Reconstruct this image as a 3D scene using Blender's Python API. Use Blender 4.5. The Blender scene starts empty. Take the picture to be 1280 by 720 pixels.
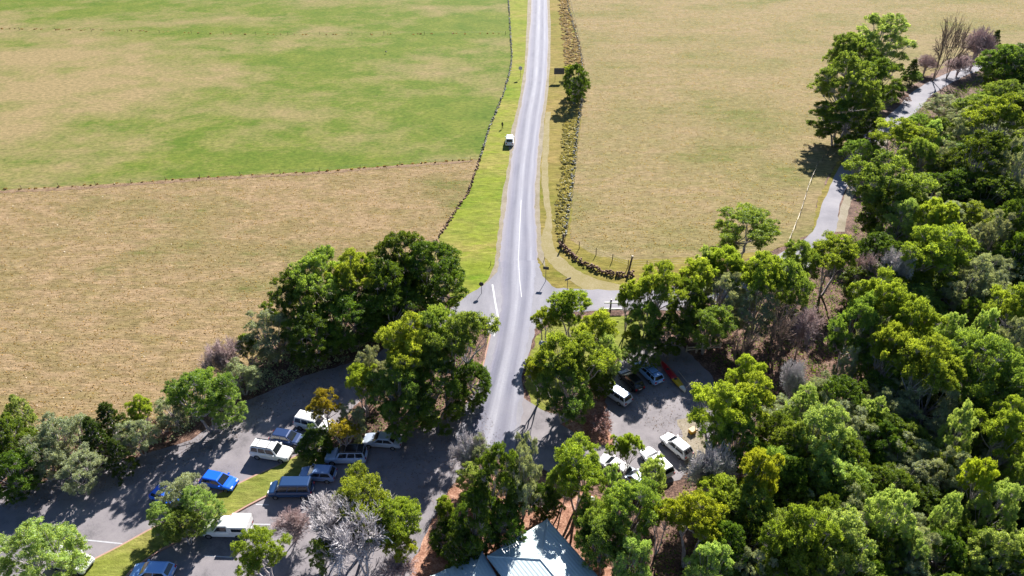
import bpy, bmesh, math, random
import numpy as np
from mathutils import Vector, Matrix
from mathutils.geometry import tessellate_polygon
R_ = math.radians
random.seed(7)
S = bpy.context.scene
COL = S.collection

# ------------------------------------------------------------------ camera
H = 63.4; F = 865.0; PITCH = R_(34.6)
cam = bpy.data.objects.new('camera', bpy.data.cameras.new('camera'))
COL.objects.link(cam); S.camera = cam
cam.location = (0, 0, H); cam.rotation_euler = (R_(90) - PITCH, 0, 0)
cam.data.sensor_width = 36; cam.data.lens = 36 * F / 1280
cam.data.clip_end = 6000; cam.data.clip_start = 0.5

# ------------------------------------------------------------------ light
SUN_EL = 36.5; SUN_AZ = 20.0            # azimuth measured from +Y towards +X
wd = bpy.data.worlds.new('World'); S.world = wd; wd.use_nodes = True
nt = wd.node_tree; nt.nodes.clear()
sky = nt.nodes.new('ShaderNodeTexSky'); sky.sky_type = 'NISHITA'; sky.sun_disc = False
sky.sun_elevation = R_(SUN_EL); sky.sun_rotation = R_(SUN_AZ)
sky.air_density = 1.0; sky.ozone_density = 5.0; sky.dust_density = 0.3
bg = nt.nodes.new('ShaderNodeBackground'); bg.inputs[1].default_value = 0.05
wo = nt.nodes.new('ShaderNodeOutputWorld')
nt.links.new(sky.outputs[0], bg.inputs[0]); nt.links.new(bg.outputs[0], wo.inputs[0])
sl = bpy.data.lights.new('sun', 'SUN'); sl.energy = 5.0; sl.angle = R_(0.53); sl.color = (1, 0.955, 0.88)
sun = bpy.data.objects.new('sun', sl); COL.objects.link(sun); sun.location = (0, 0, 90)
sd = Vector((math.sin(R_(SUN_AZ)) * math.cos(R_(SUN_EL)), math.cos(R_(SUN_AZ)) * math.cos(R_(SUN_EL)), math.sin(R_(SUN_EL))))
sun.rotation_euler = sd.to_track_quat('Z', 'Y').to_euler()
S.view_settings.view_transform = 'Standard'; S.view_settings.look = 'None'
S.view_settings.exposure = 1.28; S.view_settings.gamma = 1
S.cycles.use_denoising = True
S.cycles.max_bounces = 6; S.cycles.diffuse_bounces = 3; S.cycles.transmission_bounces = 4; S.cycles.transparent_max_bounces = 4
S.cycles.glossy_bounces = 2
S.cycles.caustics_reflective = False; S.cycles.caustics_refractive = False

# ------------------------------------------------------------------ pixel -> world
def g(px, py, z=0.0):
    dx = (px - 640) / F; dy = (360 - py) / F
    c, s = math.cos(PITCH), math.sin(PITCH)
    d = Vector((dx, c + dy * s, -s + dy * c))
    t = (z - H) / d.z
    return Vector((d.x * t, d.y * t, z))
def scale_at(p):                       # pixels per metre at a world point
    c, s = math.cos(PITCH), math.sin(PITCH)
    return F / (p.y * c - (p.z - H) * s)

# ------------------------------------------------------------------ tags
def tag(o, label=None, cat=None, group=None, kind=None):
    if label: o['label'] = label
    if cat: o['category'] = cat
    if group: o['group'] = group
    if kind: o['kind'] = kind
    return o
def link(name, me, mat=None, parent=None):
    o = bpy.data.objects.new(name, me); COL.objects.link(o)
    if mat is not None:
        for m in (mat if isinstance(mat, (list, tuple)) else [mat]): me.materials.append(m)
    if parent is not None: o.parent = parent
    return o
def empty(name, loc, rz=0, **k):
    o = bpy.data.objects.new(name, None); COL.objects.link(o)
    o.location = loc; o.rotation_euler = (0, 0, rz); o.empty_display_size = .3
    return tag(o, **k)

# ------------------------------------------------------------------ materials
def newmat(name):
    m = bpy.data.materials.new(name); m.use_nodes = True
    n = m.node_tree; n.nodes.clear()
    out = n.nodes.new('ShaderNodeOutputMaterial')
    return m, n, out
def N(n, t, **k):
    x = n.nodes.new(t)
    for a, b in k.items():
        if a == 'ins':
            for i, v in b.items(): x.inputs[i].default_value = v
        else: setattr(x, a, b)
    return x
def c4(c): return (c[0], c[1], c[2], 1)
def ramp(n, stops):
    r = n.nodes.new('ShaderNodeValToRGB'); e = r.color_ramp.elements
    while len(e) < len(stops): e.new(0.5)
    for i, (p, c) in enumerate(stops): e[i].position = p; e[i].color = c4(c)
    return r
def noise(n, scale, detail=5, rough=.6, vec=None, sc=None):
    x = N(n, 'ShaderNodeTexNoise', ins={'Scale': scale, 'Detail': detail, 'Roughness': rough})
    if vec is not None:
        if sc:
            mp = N(n, 'ShaderNodeMapping'); mp.inputs['Scale'].default_value = sc
            n.links.new(vec, mp.inputs[0]); vec = mp.outputs[0]
        n.links.new(vec, x.inputs['Vector'])
    return x
def mixc(n, f, a, b, mode='MIX'):
    m = N(n, 'ShaderNodeMix', data_type='RGBA', blend_type=mode)
    for i, v in ((0, f), (6, a), (7, b)):
        if isinstance(v, bpy.types.NodeSocket): n.links.new(v, m.inputs[i])
        elif i == 0: m.inputs[0].default_value = v
        else: m.inputs[i].default_value = c4(v)
    return m.outputs[2]
def mrange(n, s, a, b, c=0, d=1):
    m = N(n, 'ShaderNodeMapRange', ins={1: a, 2: b, 3: c, 4: d}); n.links.new(s, m.inputs[0]); return m.outputs[0]
def surf(n, out, color, rough=.9, bump=None, bstr=.5, bdist=.1, spec=.25, metal=0):
    b = N(n, 'ShaderNodeBsdfPrincipled', ins={'Roughness': rough, 'Metallic': metal, 'Specular IOR Level': spec})
    if isinstance(color, bpy.types.NodeSocket): n.links.new(color, b.inputs['Base Color'])
    else: b.inputs['Base Color'].default_value = c4(color)
    if bump is not None:
        bp = N(n, 'ShaderNodeBump', ins={'Strength': bstr, 'Distance': bdist})
        n.links.new(bump, bp.inputs['Height']); n.links.new(bp.outputs[0], b.inputs['Normal'])
    n.links.new(b.outputs[0], out.inputs[0])
    return b

def grass_mat(name, dry, olive, green, w_big=.45, w_gap=.12, bump=.8, fine=1.3, dark=.50):
    """mottled pasture: broad green/dry patches, streaks of straw, fine tussock grain"""
    m, n, out = newmat(name)
    tc = N(n, 'ShaderNodeTexCoord').outputs['Object']
    big = noise(n, .028, 7, .66, tc, (1, 1.6, 1)); med = noise(n, .16, 7, .72, tc, (.8, 2.0, 1)); fin = noise(n, fine, 6, .75, tc, (.55, 1.9, 1))
    tiny = noise(n, 4.5, 3, .7, tc)
    sm = N(n, 'ShaderNodeMath', operation='MULTIPLY_ADD', ins={1: .35})
    n.links.new(med.outputs[0], sm.inputs[0]); n.links.new(big.outputs[0], sm.inputs[2])
    f = mrange(n, sm.outputs[0], w_big + .175 - w_gap, w_big + .175 + w_gap)
    c = mixc(n, f, green, dry)
    c = mixc(n, mrange(n, med.outputs[0], .44, .60, 0, .85), c, olive)
    c2 = mixc(n, .5, c, olive)
    mid = noise(n, .55, 6, .75, tc, (.7, 1.3, 1)); trk = noise(n, .35, 4, .6, tc, (.12, 1.6, 1))
    c = mixc(n, mrange(n, mid.outputs[0], .36, .64), mixc(n, 1.0, c, (.80, .80, .74), 'MULTIPLY'), mixc(n, 1.0, c, (1.16, 1.14, 1.16), 'MULTIPLY'))
    c = mixc(n, mrange(n, trk.outputs[0], .56, .66, 0, .5), c, mixc(n, 1.0, c, (.78, .82, .72), 'MULTIPLY'))
    f2 = mrange(n, fin.outputs[0], .32, .68)
    lo = mixc(n, 1.0, c, (dark, dark * .98, dark * .9), 'MULTIPLY')
    hi = mixc(n, 1.0, c, (1.42, 1.36, 1.34), 'MULTIPLY')
    c = mixc(n, f2, lo, hi)
    c = mixc(n, mrange(n, tiny.outputs[0], .3, .42, .55, 0), c, mixc(n, 1.0, c, (.45, .42, .4), 'MULTIPLY'))
    ad = N(n, 'ShaderNodeMath', operation='ADD'); n.links.new(fin.outputs[0], ad.inputs[0]); n.links.new(tiny.outputs[0], ad.inputs[1])
    surf(n, out, c, .95, ad.outputs[0], bump, .12, .1)
    return m
TAN = (.285, .21, .125); OLV = (.165, .15, .055); 
M = {}
M['dry'] = grass_mat('dry_pasture', TAN, (.205, .168, .075), (.125, .14, .038), .405, .08)
M['dry2'] = grass_mat('dry_pasture_olive', (.265, .207, .115), (.21, .185, .078), (.145, .155, .045), .43, .09)
M['verge'] = grass_mat('bright_verge', (.25, .225, .065), (.175, .225, .022), (.105, .185, .008), .45, .12, .6, 1.0, .62)
M['verge2'] = grass_mat('olive_verge', (.26, .195, .075), (.18, .16, .035), (.13, .145, .018), .47, .12, .6, 1.0, .62)
M['island'] = grass_mat('mown_grass', (.23, .215, .07), (.17, .205, .035), (.11, .175, .02), .45, .12, .6, 1.0, .62)

def green_field():
    m, n, out = newmat('green_pasture')
    tc = N(n, 'ShaderNodeTexCoord').outputs['Object']
    big = noise(n, .022, 7, .6, tc, (1, 1.5, 1)); med = noise(n, .10, 9, .78, tc, (1, 1.15, 1)); fin = noise(n, 1.0, 7, .8, tc, (.8, 1.3, 1))
    sep = N(n, 'ShaderNodeSeparateXYZ'); n.links.new(tc, sep.inputs[0])
    # browner towards the far-left paddock centre: distance from a spot
    vm = N(n, 'ShaderNodeVectorMath', operation='DISTANCE'); n.links.new(tc, vm.inputs[0]); vm.inputs[1].default_value = (-165, 178, 0)
    near = mrange(n, vm.outputs['Value'], 25, 120, .24, 0)
    a1 = N(n, 'ShaderNodeMath', operation='MULTIPLY_ADD', ins={1: .55}); n.links.new(med.outputs[0], a1.inputs[0]); n.links.new(big.outputs[0], a1.inputs[2])
    a2 = N(n, 'ShaderNodeMath', operation='ADD'); n.links.new(a1.outputs[0], a2.inputs[0]); n.links.new(near, a2.inputs[1])
    f = mrange(n, a2.outputs[0], .74, 1.02, 0, .92)
    c = mixc(n, mrange(n, med.outputs[0], .35, .65), (.075, .125, .014), (.145, .168, .030))
    c = mixc(n, f, c, (.25, .19, .098))
    lo = mixc(n, 1.0, c, (.50, .56, .50), 'MULTIPLY'); hi = mixc(n, 1.0, c, (1.5, 1.4, 1.45), 'MULTIPLY')
    c = mixc(n, mrange(n, fin.outputs[0], .32, .68), lo, hi)
    surf(n, out, c, .95, fin.outputs[0], .5, .12, .1)
    return m
M['green'] = green_field()

def two_noise(name, stops, s1, s2, rough=.9, bstr=.4, bd=.05, spec=.2, sc=None, mixf=.5):
    m, n, out = newmat(name)
    tc = N(n, 'ShaderNodeTexCoord').outputs['Object']
    a = noise(n, s1, 6, .65, tc, sc); b = noise(n, s2, 5, .7, tc, sc)
    mm = N(n, 'ShaderNodeMix', data_type='FLOAT', ins={0: mixf}); n.links.new(a.outputs[0], mm.inputs[2]); n.links.new(b.outputs[0], mm.inputs[3])
    r = ramp(n, stops); n.links.new(mm.outputs[0], r.inputs[0])
    surf(n, out, r.outputs[0], rough, b.outputs[0], bstr, bd, spec)
    return m
M['litter'] = two_noise('leaf_litter', [(.36, (.035, .022, .018)), (.48, (.10, .058, .045)), (.56, (.20, .12, .09)), (.68, (.36, .25, .19))], .5, 4.0, bstr=.8, bd=.15)
M['redsoil'] = two_noise('red_soil', [(.38, (.12, .055, .035)), (.5, (.30, .15, .10)), (.62, (.48, .30, .22))], .8, 5.0, bstr=.8, bd=.1)
M['gravel'] = two_noise('pale_gravel', [(.36, (.17, .145, .095)), (.5, (.235, .20, .145)), (.64, (.31, .27, .22))], .35, 6.0, bstr=.4, bd=.04)
M['track'] = two_noise('dusty_track', [(.36, (.20, .165, .06)), (.5, (.235, .195, .09)), (.64, (.29, .24, .14))], .5, 4.0, bstr=.4, bd=.04)
M['asphalt'] = two_noise('worn_asphalt', [(.34, (.16, .155, .185)), (.5, (.22, .21, .24)), (.66, (.28, .265, .29))], .16, 9.0, .85, .2, .015, .3, mixf=.3)
M['park'] = two_noise('car_park_asphalt', [(.38, (.13, .12, .13)), (.47, (.20, .182, .196)), (.56, (.225, .205, .218)), (.66, (.28, .258, .27))], .28, 9.0, .85, .2, .015, .3, mixf=.3)
M['patch'] = two_noise('patched_asphalt', [(.34, (.12, .115, .13)), (.5, (.165, .155, .172)), (.66, (.22, .205, .225))], .5, 9.0, .85, .2, .015, .3)
M['strip'] = two_noise('reddish_dirt', [(.36, (.12, .07, .045)), (.5, (.20, .13, .08)), (.64, (.30, .21, .13))], .5, 4.0)
M['apron'] = two_noise('pale_apron_seal', [(.34, (.165, .16, .185)), (.47, (.21, .205, .235)), (.55, (.24, .232, .262)), (.66, (.30, .29, .32))], .16, 6.0, .85, .2, .015, .3, sc=(1.6, .5, 1), mixf=.3)
M['kerb'] = two_noise('kerb_concrete', [(.3, (.30, .17, .13)), (.7, (.46, .30, .25))], 1.0, 9.0)
M['stone'] = None

def road_mat():
    m, n, out = newmat('sealed_road')
    uv = N(n, 'ShaderNodeUVMap').outputs[0]; tc = N(n, 'ShaderNodeTexCoord').outputs['Object']
    sep = N(n, 'ShaderNodeSeparateXYZ'); n.links.new(uv, sep.inputs[0])
    u = sep.outputs[0]
    wob = noise(n, 1.0, 3, .5, uv, (.6, .02, 1))
    ad = N(n, 'ShaderNodeMath', operation='MULTIPLY_ADD', ins={1: .10, 2: -.05}); n.links.new(wob.outputs[0], ad.inputs[0])
    u2 = N(n, 'ShaderNodeMath', operation='ADD'); n.links.new(u, u2.inputs[0]); n.links.new(ad.outputs[0], u2.inputs[1])
    r = ramp(n, [(.0, (.31, .27, .27)), (.07, (.27, .25, .27)), (.17, (.19, .185, .235)), (.30, (.145, .145, .185)), (.40, (.29, .285, .32)), (.50, (.36, .355, .385)), (.60, (.20, .20, .245)), (.70, (.16, .16, .205)), (.82, (.32, .315, .35)), (.93, (.23, .225, .265)), (1.0, (.31, .27, .27))])
    n.links.new(u2.outputs[0], r.inputs[0])
    st = noise(n, 1.0, 6, .7, uv, (14, .06, 1)); fi = noise(n, 6, 4, .7, tc); bi = noise(n, .12, 4, .6, tc)
    c = mixc(n, mrange(n, st.outputs[0], .3, .7), mixc(n, 1.0, r.outputs[0], (.8, .8, .83), 'MULTIPLY'), mixc(n, 1.0, r.outputs[0], (1.16, 1.16, 1.14), 'MULTIPLY'))
    c = mixc(n, mrange(n, fi.outputs[0], .3, .7), mixc(n, 1.0, c, (.86, .86, .87), 'MULTIPLY'), mixc(n, 1.0, c, (1.1, 1.1, 1.1), 'MULTIPLY'))
    c = mixc(n, mrange(n, bi.outputs[0], .35, .65, 0, .5), c, (.25, .24, .275))
    c = mixc(n, 1.0, c, (.82, .83, .88), 'MULTIPLY')
    surf(n, out, c, .8, fi.outputs[0], .25, .015, .35)
    return m
M['road'] = road_mat()

def plain(name, c, rough=.6, metal=0, spec=.4, var=0, vs=6):
    m, n, out = newmat(name)
    if var:
        tc = N(n, 'ShaderNodeTexCoord').outputs['Object']; a = noise(n, vs, 4, .65, tc)
        k = mixc(n, mrange(n, a.outputs[0], .3, .7), [x * (1 - var) for x in c], [min(1, x * (1 + var)) for x in c])
        surf(n, out, k, rough, None, spec=spec, metal=metal)
    else: surf(n, out, c, rough, None, spec=spec, metal=metal)
    return m
M['paint'] = plain('road_paint', (.42, .42, .45), .6, var=.15, vs=3)
M['post'] = plain('weathered_post', (.12, .09, .07), .9, var=.4)
M['palepost'] = plain('pale_post', (.5, .42, .33), .9, var=.3)
M['wire'] = plain('fence_wire', (.22, .2, .18), .5, .6)
M['black'] = plain('black_board', (.015, .015, .018), .4)
M['grey'] = plain('sign_back_grey', (.09, .09, .11), .5, .3)
M['white'] = plain('white_rail_paint', (.78, .78, .78), .5, var=.08)
M['bark'] = plain('grey_bark', (.38, .34, .35), .95, var=.45, vs=3)
M['palebark'] = plain('pale_bare_twigs', (.62, .58, .59), .95, var=.3, vs=2)
M['pinkbark'] = plain('pinkish_bare_twigs', (.50, .38, .37), .95, var=.3, vs=2)
M['brownbark'] = plain('brown_bare_twigs', (.22, .16, .13), .95, var=.35, vs=2)

def stone_mat(name, a, b, c):
    m, n, out = newmat(name)
    at = N(n, 'ShaderNodeAttribute', attribute_name='tone'); r = ramp(n, [(0, a), (.5, b), (1, c)]); n.links.new(at.outputs['Fac'], r.inputs[0])
    tc = N(n, 'ShaderNodeTexCoord').outputs['Object']; a_ = noise(n, 5, 4, .7, tc)
    k = mixc(n, mrange(n, a_.outputs[0], .3, .7), mixc(n, 1.0, r.outputs[0], (.7, .7, .7), 'MULTIPLY'), r.outputs[0])
    surf(n, out, k, .95, a_.outputs[0], .5, .05, .15); return m
M['stone'] = stone_mat('grey_field_stone', (.10, .095, .085), (.32, .31, .27), (.52, .52, .44))
M['brownstone'] = stone_mat('brown_field_stone', (.09, .05, .04), (.21, .13, .10), (.36, .25, .19))

def leaf_mat(name, a, b, trans=.42, gloss=.05, tcol=1.0, hue=.012):
    """leaf colour varies per spray (tone) and per tree; light passes through the leaves"""
    m, n, out = newmat(name)
    at = N(n, 'ShaderNodeAttribute', attribute_name='tone')
    oi = N(n, 'ShaderNodeObjectInfo')
    c = mixc(n, at.outputs['Fac'], a, b)
    hs = N(n, 'ShaderNodeHueSaturation')
    n.links.new(c, hs.inputs['Color'])
    n.links.new(mrange(n, oi.outputs['Random'], 0, 1, .5 - hue, .5 + hue), hs.inputs['Hue'])
    w = N(n, 'ShaderNodeMath', operation='FRACT'); w2 = N(n, 'ShaderNodeMath', operation='MULTIPLY', ins={1: 7.31}); n.links.new(oi.outputs['Random'], w2.inputs[0]); n.links.new(w2.outputs[0], w.inputs[0])
    n.links.new(mrange(n, w.outputs[0], 0, 1, .86, 1.14), hs.inputs['Value'])
    d = N(n, 'ShaderNodeBsdfDiffuse'); t = N(n, 'ShaderNodeBsdfTranslucent'); gl = N(n, 'ShaderNodeBsdfGlossy', ins={'Roughness': .45})
    n.links.new(hs.outputs[0], d.inputs[0])
    tc = mixc(n, 1.0, hs.outputs[0], (2.0 * tcol, 1.75 * tcol, .8 * tcol), 'MULTIPLY'); n.links.new(tc, t.inputs[0])
    m1 = N(n, 'ShaderNodeMixShader', ins={0: trans}); n.links.new(d.outputs[0], m1.inputs[1]); n.links.new(t.outputs[0], m1.inputs[2])
    m2 = N(n, 'ShaderNodeMixShader', ins={0: gloss}); n.links.new(m1.outputs[0], m2.inputs[1]); n.links.new(gl.outputs[0], m2.inputs[2])
    n.links.new(m2.outputs[0], out.inputs[0]); return m
LF = {
 'Y': leaf_mat('yellow_green_leaf', (.13, .19, .030), (.33, .43, .065), .55, .015),
 'V': leaf_mat('golden_leaf', (.16, .21, .026), (.38, .46, .050), .55, .015),
 'G': leaf_mat('mid_green_leaf', (.08, .145, .034), (.25, .36, .075), .52, .02),
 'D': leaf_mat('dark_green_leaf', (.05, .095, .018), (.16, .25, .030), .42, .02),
 'S': leaf_mat('grey_green_leaf', (.17, .205, .13), (.42, .49, .31), .3, .02),
 'L': leaf_mat('lime_leaf', (.15, .235, .075), (.38, .51, .19), .52, .02),
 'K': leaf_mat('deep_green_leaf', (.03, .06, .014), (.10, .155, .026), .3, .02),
 'O': leaf_mat('orange_leaf', (.18, .17, .03), (.42, .37, .04), .4, .015),
 'R': leaf_mat('red_brown_leaf', (.12, .05, .05), (.36, .22, .20), .2, .015),
}

# ------------------------------------------------------------------ mesh helpers
def fast_mesh(name, V, Fc, tone=None, nper=4):
    me = bpy.data.meshes.new(name)
    V = np.asarray(V, dtype=np.float32); Fc = np.asarray(Fc, dtype=np.int32)
    nf = len(Fc); k = Fc.shape[1]
    me.vertices.add(len(V)); me.vertices.foreach_set('co', V.ravel())
    me.loops.add(nf * k); me.loops.foreach_set('vertex_index', Fc.ravel())
    me.polygons.add(nf); me.polygons.foreach_set('loop_start', np.arange(0, nf * k, k, dtype=np.int32))
    me.update(calc_edges=True)
    if tone is not None:
        at = me.attributes.new('tone', 'FLOAT', 'FACE'); at.data.foreach_set('value', np.asarray(tone, dtype=np.float32))
    return me
class MB:
    def __init__(s): s.v = []; s.f = []; s.m = []
    def add(s, vs, fs, mi=0):
        b = len(s.v); s.v += [tuple(v) for v in vs]; s.f += [[b + i for i in f] for f in fs]; s.m += [mi] * len(fs)
    def box(s, x0, x1, y0, y1, z0, z1, mi=0, mat=None):
        vs = [Vector(v) for v in ((x0,y0,z0),(x1,y0,z0),(x1,y1,z0),(x0,y1,z0),(x0,y0,z1),(x1,y0,z1),(x1,y1,z1),(x0,y1,z1))]
        if mat: vs = [mat @ v for v in vs]
        s.add(vs, [(3,2,1,0),(4,5,6,7),(0,1,5,4),(1,2,6,5),(2,3,7,6),(3,0,4,7)], mi)
    def tube(s, a, b, ra, rb, n=6, mi=0, cap=True):
        a = Vector(a); b = Vector(b); d = (b - a)
        if d.length < 1e-6: return
        d.normalize(); u = d.orthogonal().normalized(); w = d.cross(u)
        vs = []
        for p, r in ((a, ra), (b, rb)):
            for i in range(n):
                t = 2 * math.pi * i / n; vs.append(p + (u * math.cos(t) + w * math.sin(t)) * r)
        fs = [(i, (i + 1) % n, n + (i + 1) % n, n + i) for i in range(n)]
        if cap: fs += [tuple(range(n))[::-1], tuple(range(n, 2 * n))]
        s.add(vs, fs, mi)
    def build(s, name, mat, parent=None, smooth=False, bevel=0):
        me = bpy.data.meshes.new(name); me.from_pydata(s.v, [], s.f); me.update()
        o = link(name, me, mat, parent)
        if any(s.m): me.polygons.foreach_set('material_index', s.m)
        if smooth: me.polygons.foreach_set('use_smooth', [True] * len(me.polygons))
        if bevel:
            b = o.modifiers.new('bevel', 'BEVEL'); b.width = bevel; b.segments = 2; b.limit_method = 'ANGLE'
        return o
rs = np.random.RandomState(3)

def densify(pts, step=1.0, jit=0.0, closed=True, seed=1):
    r = random.Random(seed); out = []
    n = len(pts)
    for i in range(n if closed else n - 1):
        a, b = pts[i], pts[(i + 1) % n]
        L = math.hypot(b[0] - a[0], b[1] - a[1]); k = max(1, int(L / step)); k = min(k, 400)
        nx, ny = -(b[1] - a[1]) / max(L, 1e-6), (b[0] - a[0]) / max(L, 1e-6)
        for j in range(k):
            t = j / k; o = (r.random() - .5) * 2 * jit if j else 0
            out.append((a[0] + (b[0] - a[0]) * t + nx * o, a[1] + (b[1] - a[1]) * t + ny * o))
    if not closed: out.append(tuple(pts[-1][:2]))
    return out
def sheet(name, pts, z, mat, jit=.15, step=.8, thick=None, kind='structure', seed=1):
    """a ground sheet with an uneven edge; pts are world xy"""
    pts = densify([tuple(p)[:2] for p in pts], step, jit, True, seed)
    tri = tessellate_polygon([[Vector((x, y, 0)) for x, y in pts]])
    vs = [(x, y, z) for x, y in pts]; fs = [list(t) for t in tri]
    # normals up
    f2 = []
    for t in fs:
        a, b, c = (Vector(vs[i]) for i in t)
        f2.append(t if (b - a).cross(c - a).z > 0 else t[::-1])
    if thick:
        n = len(vs); vs += [(x, y, z - thick) for x, y in pts]
        f2 += [[i, (i + 1) % n, n + (i + 1) % n, n + i] for i in range(n)]
    me = bpy.data.meshes.new(name); me.from_pydata(vs, [], f2); me.update()
    return tag(link(name, me, mat), kind=kind)
def PX(*pp): return [tuple(g(x, y)[:2]) for x, y in pp]
def smooth_line(pts, k=6):
    P = [Vector(p[:2]) for p in pts]; out = []
    for i in range(len(P) - 1):
        p0 = P[max(i - 1, 0)]; p1 = P[i]; p2 = P[i + 1]; p3 = P[min(i + 2, len(P) - 1)]
        for j in range(k):
            t = j / k
            out.append(.5 * ((2 * p1) + (p2 - p0) * t + (2 * p0 - 5 * p1 + 4 * p2 - p3) * t * t + (3 * p1 - p0 - 3 * p2 + p3) * t ** 3))
    out.append(P[-1]); return out
def ribbon(name, Lp, Rp, z, mat, k=8, kind='structure', crown=0.0, u0=0, u1=1):
    """strip between two edge lines with u across and v along in metres"""
    A = smooth_line(Lp, k); B = smooth_line(Rp, k); nu = 9
    vs = []; fs = []; uvs = []; v = 0
    for i, (a, b) in enumerate(zip(A, B)):
        if i: v += ((a + b) / 2 - (A[i-1] + B[i-1]) / 2).length
        for j in range(nu):
            t = j / (nu - 1); p = a.lerp(b, t)
            if j in (0, nu - 1): p = p + (b - a).normalized() * (random.random() - .5) * .3
            vs.append((p.x, p.y, z + crown * 4 * t * (1 - t))); uvs.append((u0 + (u1 - u0) * t, v))
    for i in range(len(A) - 1):
        for j in range(nu - 1):
            q = [i * nu + j, i * nu + j + 1, (i + 1) * nu + j + 1, (i + 1) * nu + j]
            a, b, c = (Vector(vs[x]) for x in q[:3])
            if (b - a).cross(c - a).z < 0: q = q[::-1]
            fs.append(q)
    me = bpy.data.meshes.new(name); me.from_pydata(vs, [], fs); me.update()
    ul = me.uv_layers.new(name='UVMap')
    for l in me.loops: ul.data[l.index].uv = uvs[l.vertex_index]
    return tag(link(name, me, mat), kind=kind)

# ------------------------------------------------------------------ ground
B = 3500
me = bpy.data.meshes.new('ground'); me.from_pydata([(-B, -800, 0), (B, -800, 0), (B, B, 0), (-B, B, 0)], [], [(0, 1, 2, 3)])
tag(link('ground', me, M['dry2']), kind='structure')
WALL_L = PX((634,-90),(634.5,-40),(635.5,0),(638,40),(640,72),(637,92),(628,122),(612,160),(600,200),(586,240),(563,275),(548,298))
near_left = PX((548,298),(500,330),(400,345),(345,420),(300,470),(200,530),(60,530),(-60,560),(-500,600))
MID = PX((592,199),(500,206),(400,214),(250,222),(120,231),(0,237),(-200,244),(-500,250))
# left, near: dry paddock
i_m = 8
sheet('dry_pasture', WALL_L[i_m:] + near_left[1:] + list(reversed(MID)), .012, M['dry'], .2)
sheet('green_pasture', WALL_L[:i_m+1] + MID + [(-900, 600), (-900, 1500), tuple(WALL_L[0])], .018, M['green'], .3, 1.5)
# forest / car park ground
ff = PX((-500,600),(-60,560),(60,530),(200,525),(300,470),(345,420),(450,350),(575,372),(640,380),(700,372),(760,358),(850,345),(905,330),(990,305),(1015,292),(1022,250),(1045,205),(1090,150),(1130,112),(1180,84),(1230,72),(1320,60),(1700,40))
sheet('forest_floor', ff + [(900, 60), (900, -60), (-400, -60)], .024, M['litter'], .5, 1.5)
# verges
RL = PX((664,-60),(664.4,0),(661,50),(657,100),(647.6,150),(643,178),(639,200),(633.5,250),(629,280),(625.6,312),(624,328))
RR = PX((683,-60),(684.4,0),(685,50),(683,100),(676.5,150),(673.5,178),(671.3,200),(668.5,250),(670,280),(672,312),(672,328))
vl = WALL_L + PX((560,350),(566,384),(600,366),(622,345),(660,330)) + [tuple(g(672,200)[:2]), tuple(g(674,100)[:2]), tuple(g(674,0)[:2]), tuple(g(674,-90)[:2])]
sheet('verge', vl, .036, M['verge'], .2)
vr = PX((674,-90),(674,0),(672,100),(662,200),(655,330),(676,348),(690,366),(700,378),(770,366),(850,352),(905,335),(1000,300),(960,314),(890,320),(790,325),(745,320),(712,300),(716,240),(722,190),(729,120),(731,95),(722,50),(711,0),(706,-90))
sheet('verge', vr, .034, M['verge2'], .25)
sheet('verge', PX((1015,292),(1022,250),(1045,205),(1075,170),(1060,215),(1035,262),(1025,300)), .036, M['verge2'], .2)
sheet('grass', PX((655,480),(668,425),(690,400),(760,395),(812,392),(820,420),(790,440),(740,465),(700,500),(672,520)), .036, M['island'], .3)
# dirt shoulders and track
ribbon('gravel_shoulder', PX((662,-40),(657,60),(650,120),(638,168),(636,200),(629,240),(624,280),(619,320),(610,350),(574,380)), PX((672,-40),(668,60),(660,120),(655,168),(650,200),(645,240),(640,280),(636,320),(634,350),(600,384)), .044, M['gravel'])
ribbon('gravel_shoulder', PX((676,-40),(678,60),(670,150),(664,220),(664,270),(664,310)), PX((686.5,-40),(688,60),(681,150),(675,220),(675,275),(682,335)), .042, M['gravel'])
ribbon('dirt_track', PX((682,140),(679,180),(677,215),(679,250),(683,275),(676,300),(684,325),(712,350),(745,372)), PX((688,140),(686,180),(685,215),(687,250),(690,275),(690,300),(702,322),(735,345),(790,360)), .046, M['track'])
# sealed road
CX = PX((624,328),(622,340),(608,354),(597,362),(580,373),(563,386),(500,420),(470,445),(380,470),(300,505),(240,550),(160,575),(60,600),(-60,640),(-300,700),(-300,1100),(560,1100),(515,720),(530,672),(562,610),(600,575),(640,570),(700,596),(745,600),(800,612),(850,600),(880,560),(905,520),(890,470),(850,430),(800,432),(760,462),(735,505),(700,520),(676,512),(655,498),(652,470),(662,440),(668,412),(690,392),(760,388),(850,388),(880,378),(850,360),(770,366),(704,364),(690,358),(678,345),(672,328))
sheet('car_park', CX, .052, M['park'], .12, .7)
sheet('road', PX((624,322),(622,340),(608,354),(597,362),(580,373),(563,386),(590,402),(603,420),(606,440),(597,480),(575,530),(562,575),(600,575),(640,568),(650,540),(654,500),(652,470),(662,440),(668,412),(690,392),(700,388),(706,366),(690,358),(678,345),(671,322)), .0605, M['apron'], .2)
ribbon('road', RL, RR, .064, M['road'])
ribbon('road', PX((627,326),(626,345),(627,375),(622,410),(617,440),(606,480),(590,530),(578,572)), PX((669.5,326),(669,345),(666,375),(662,410),(657,440),(651,480),(645,530),(636,568)), .068, M['road'], u0=.1, u1=.9)
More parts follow.
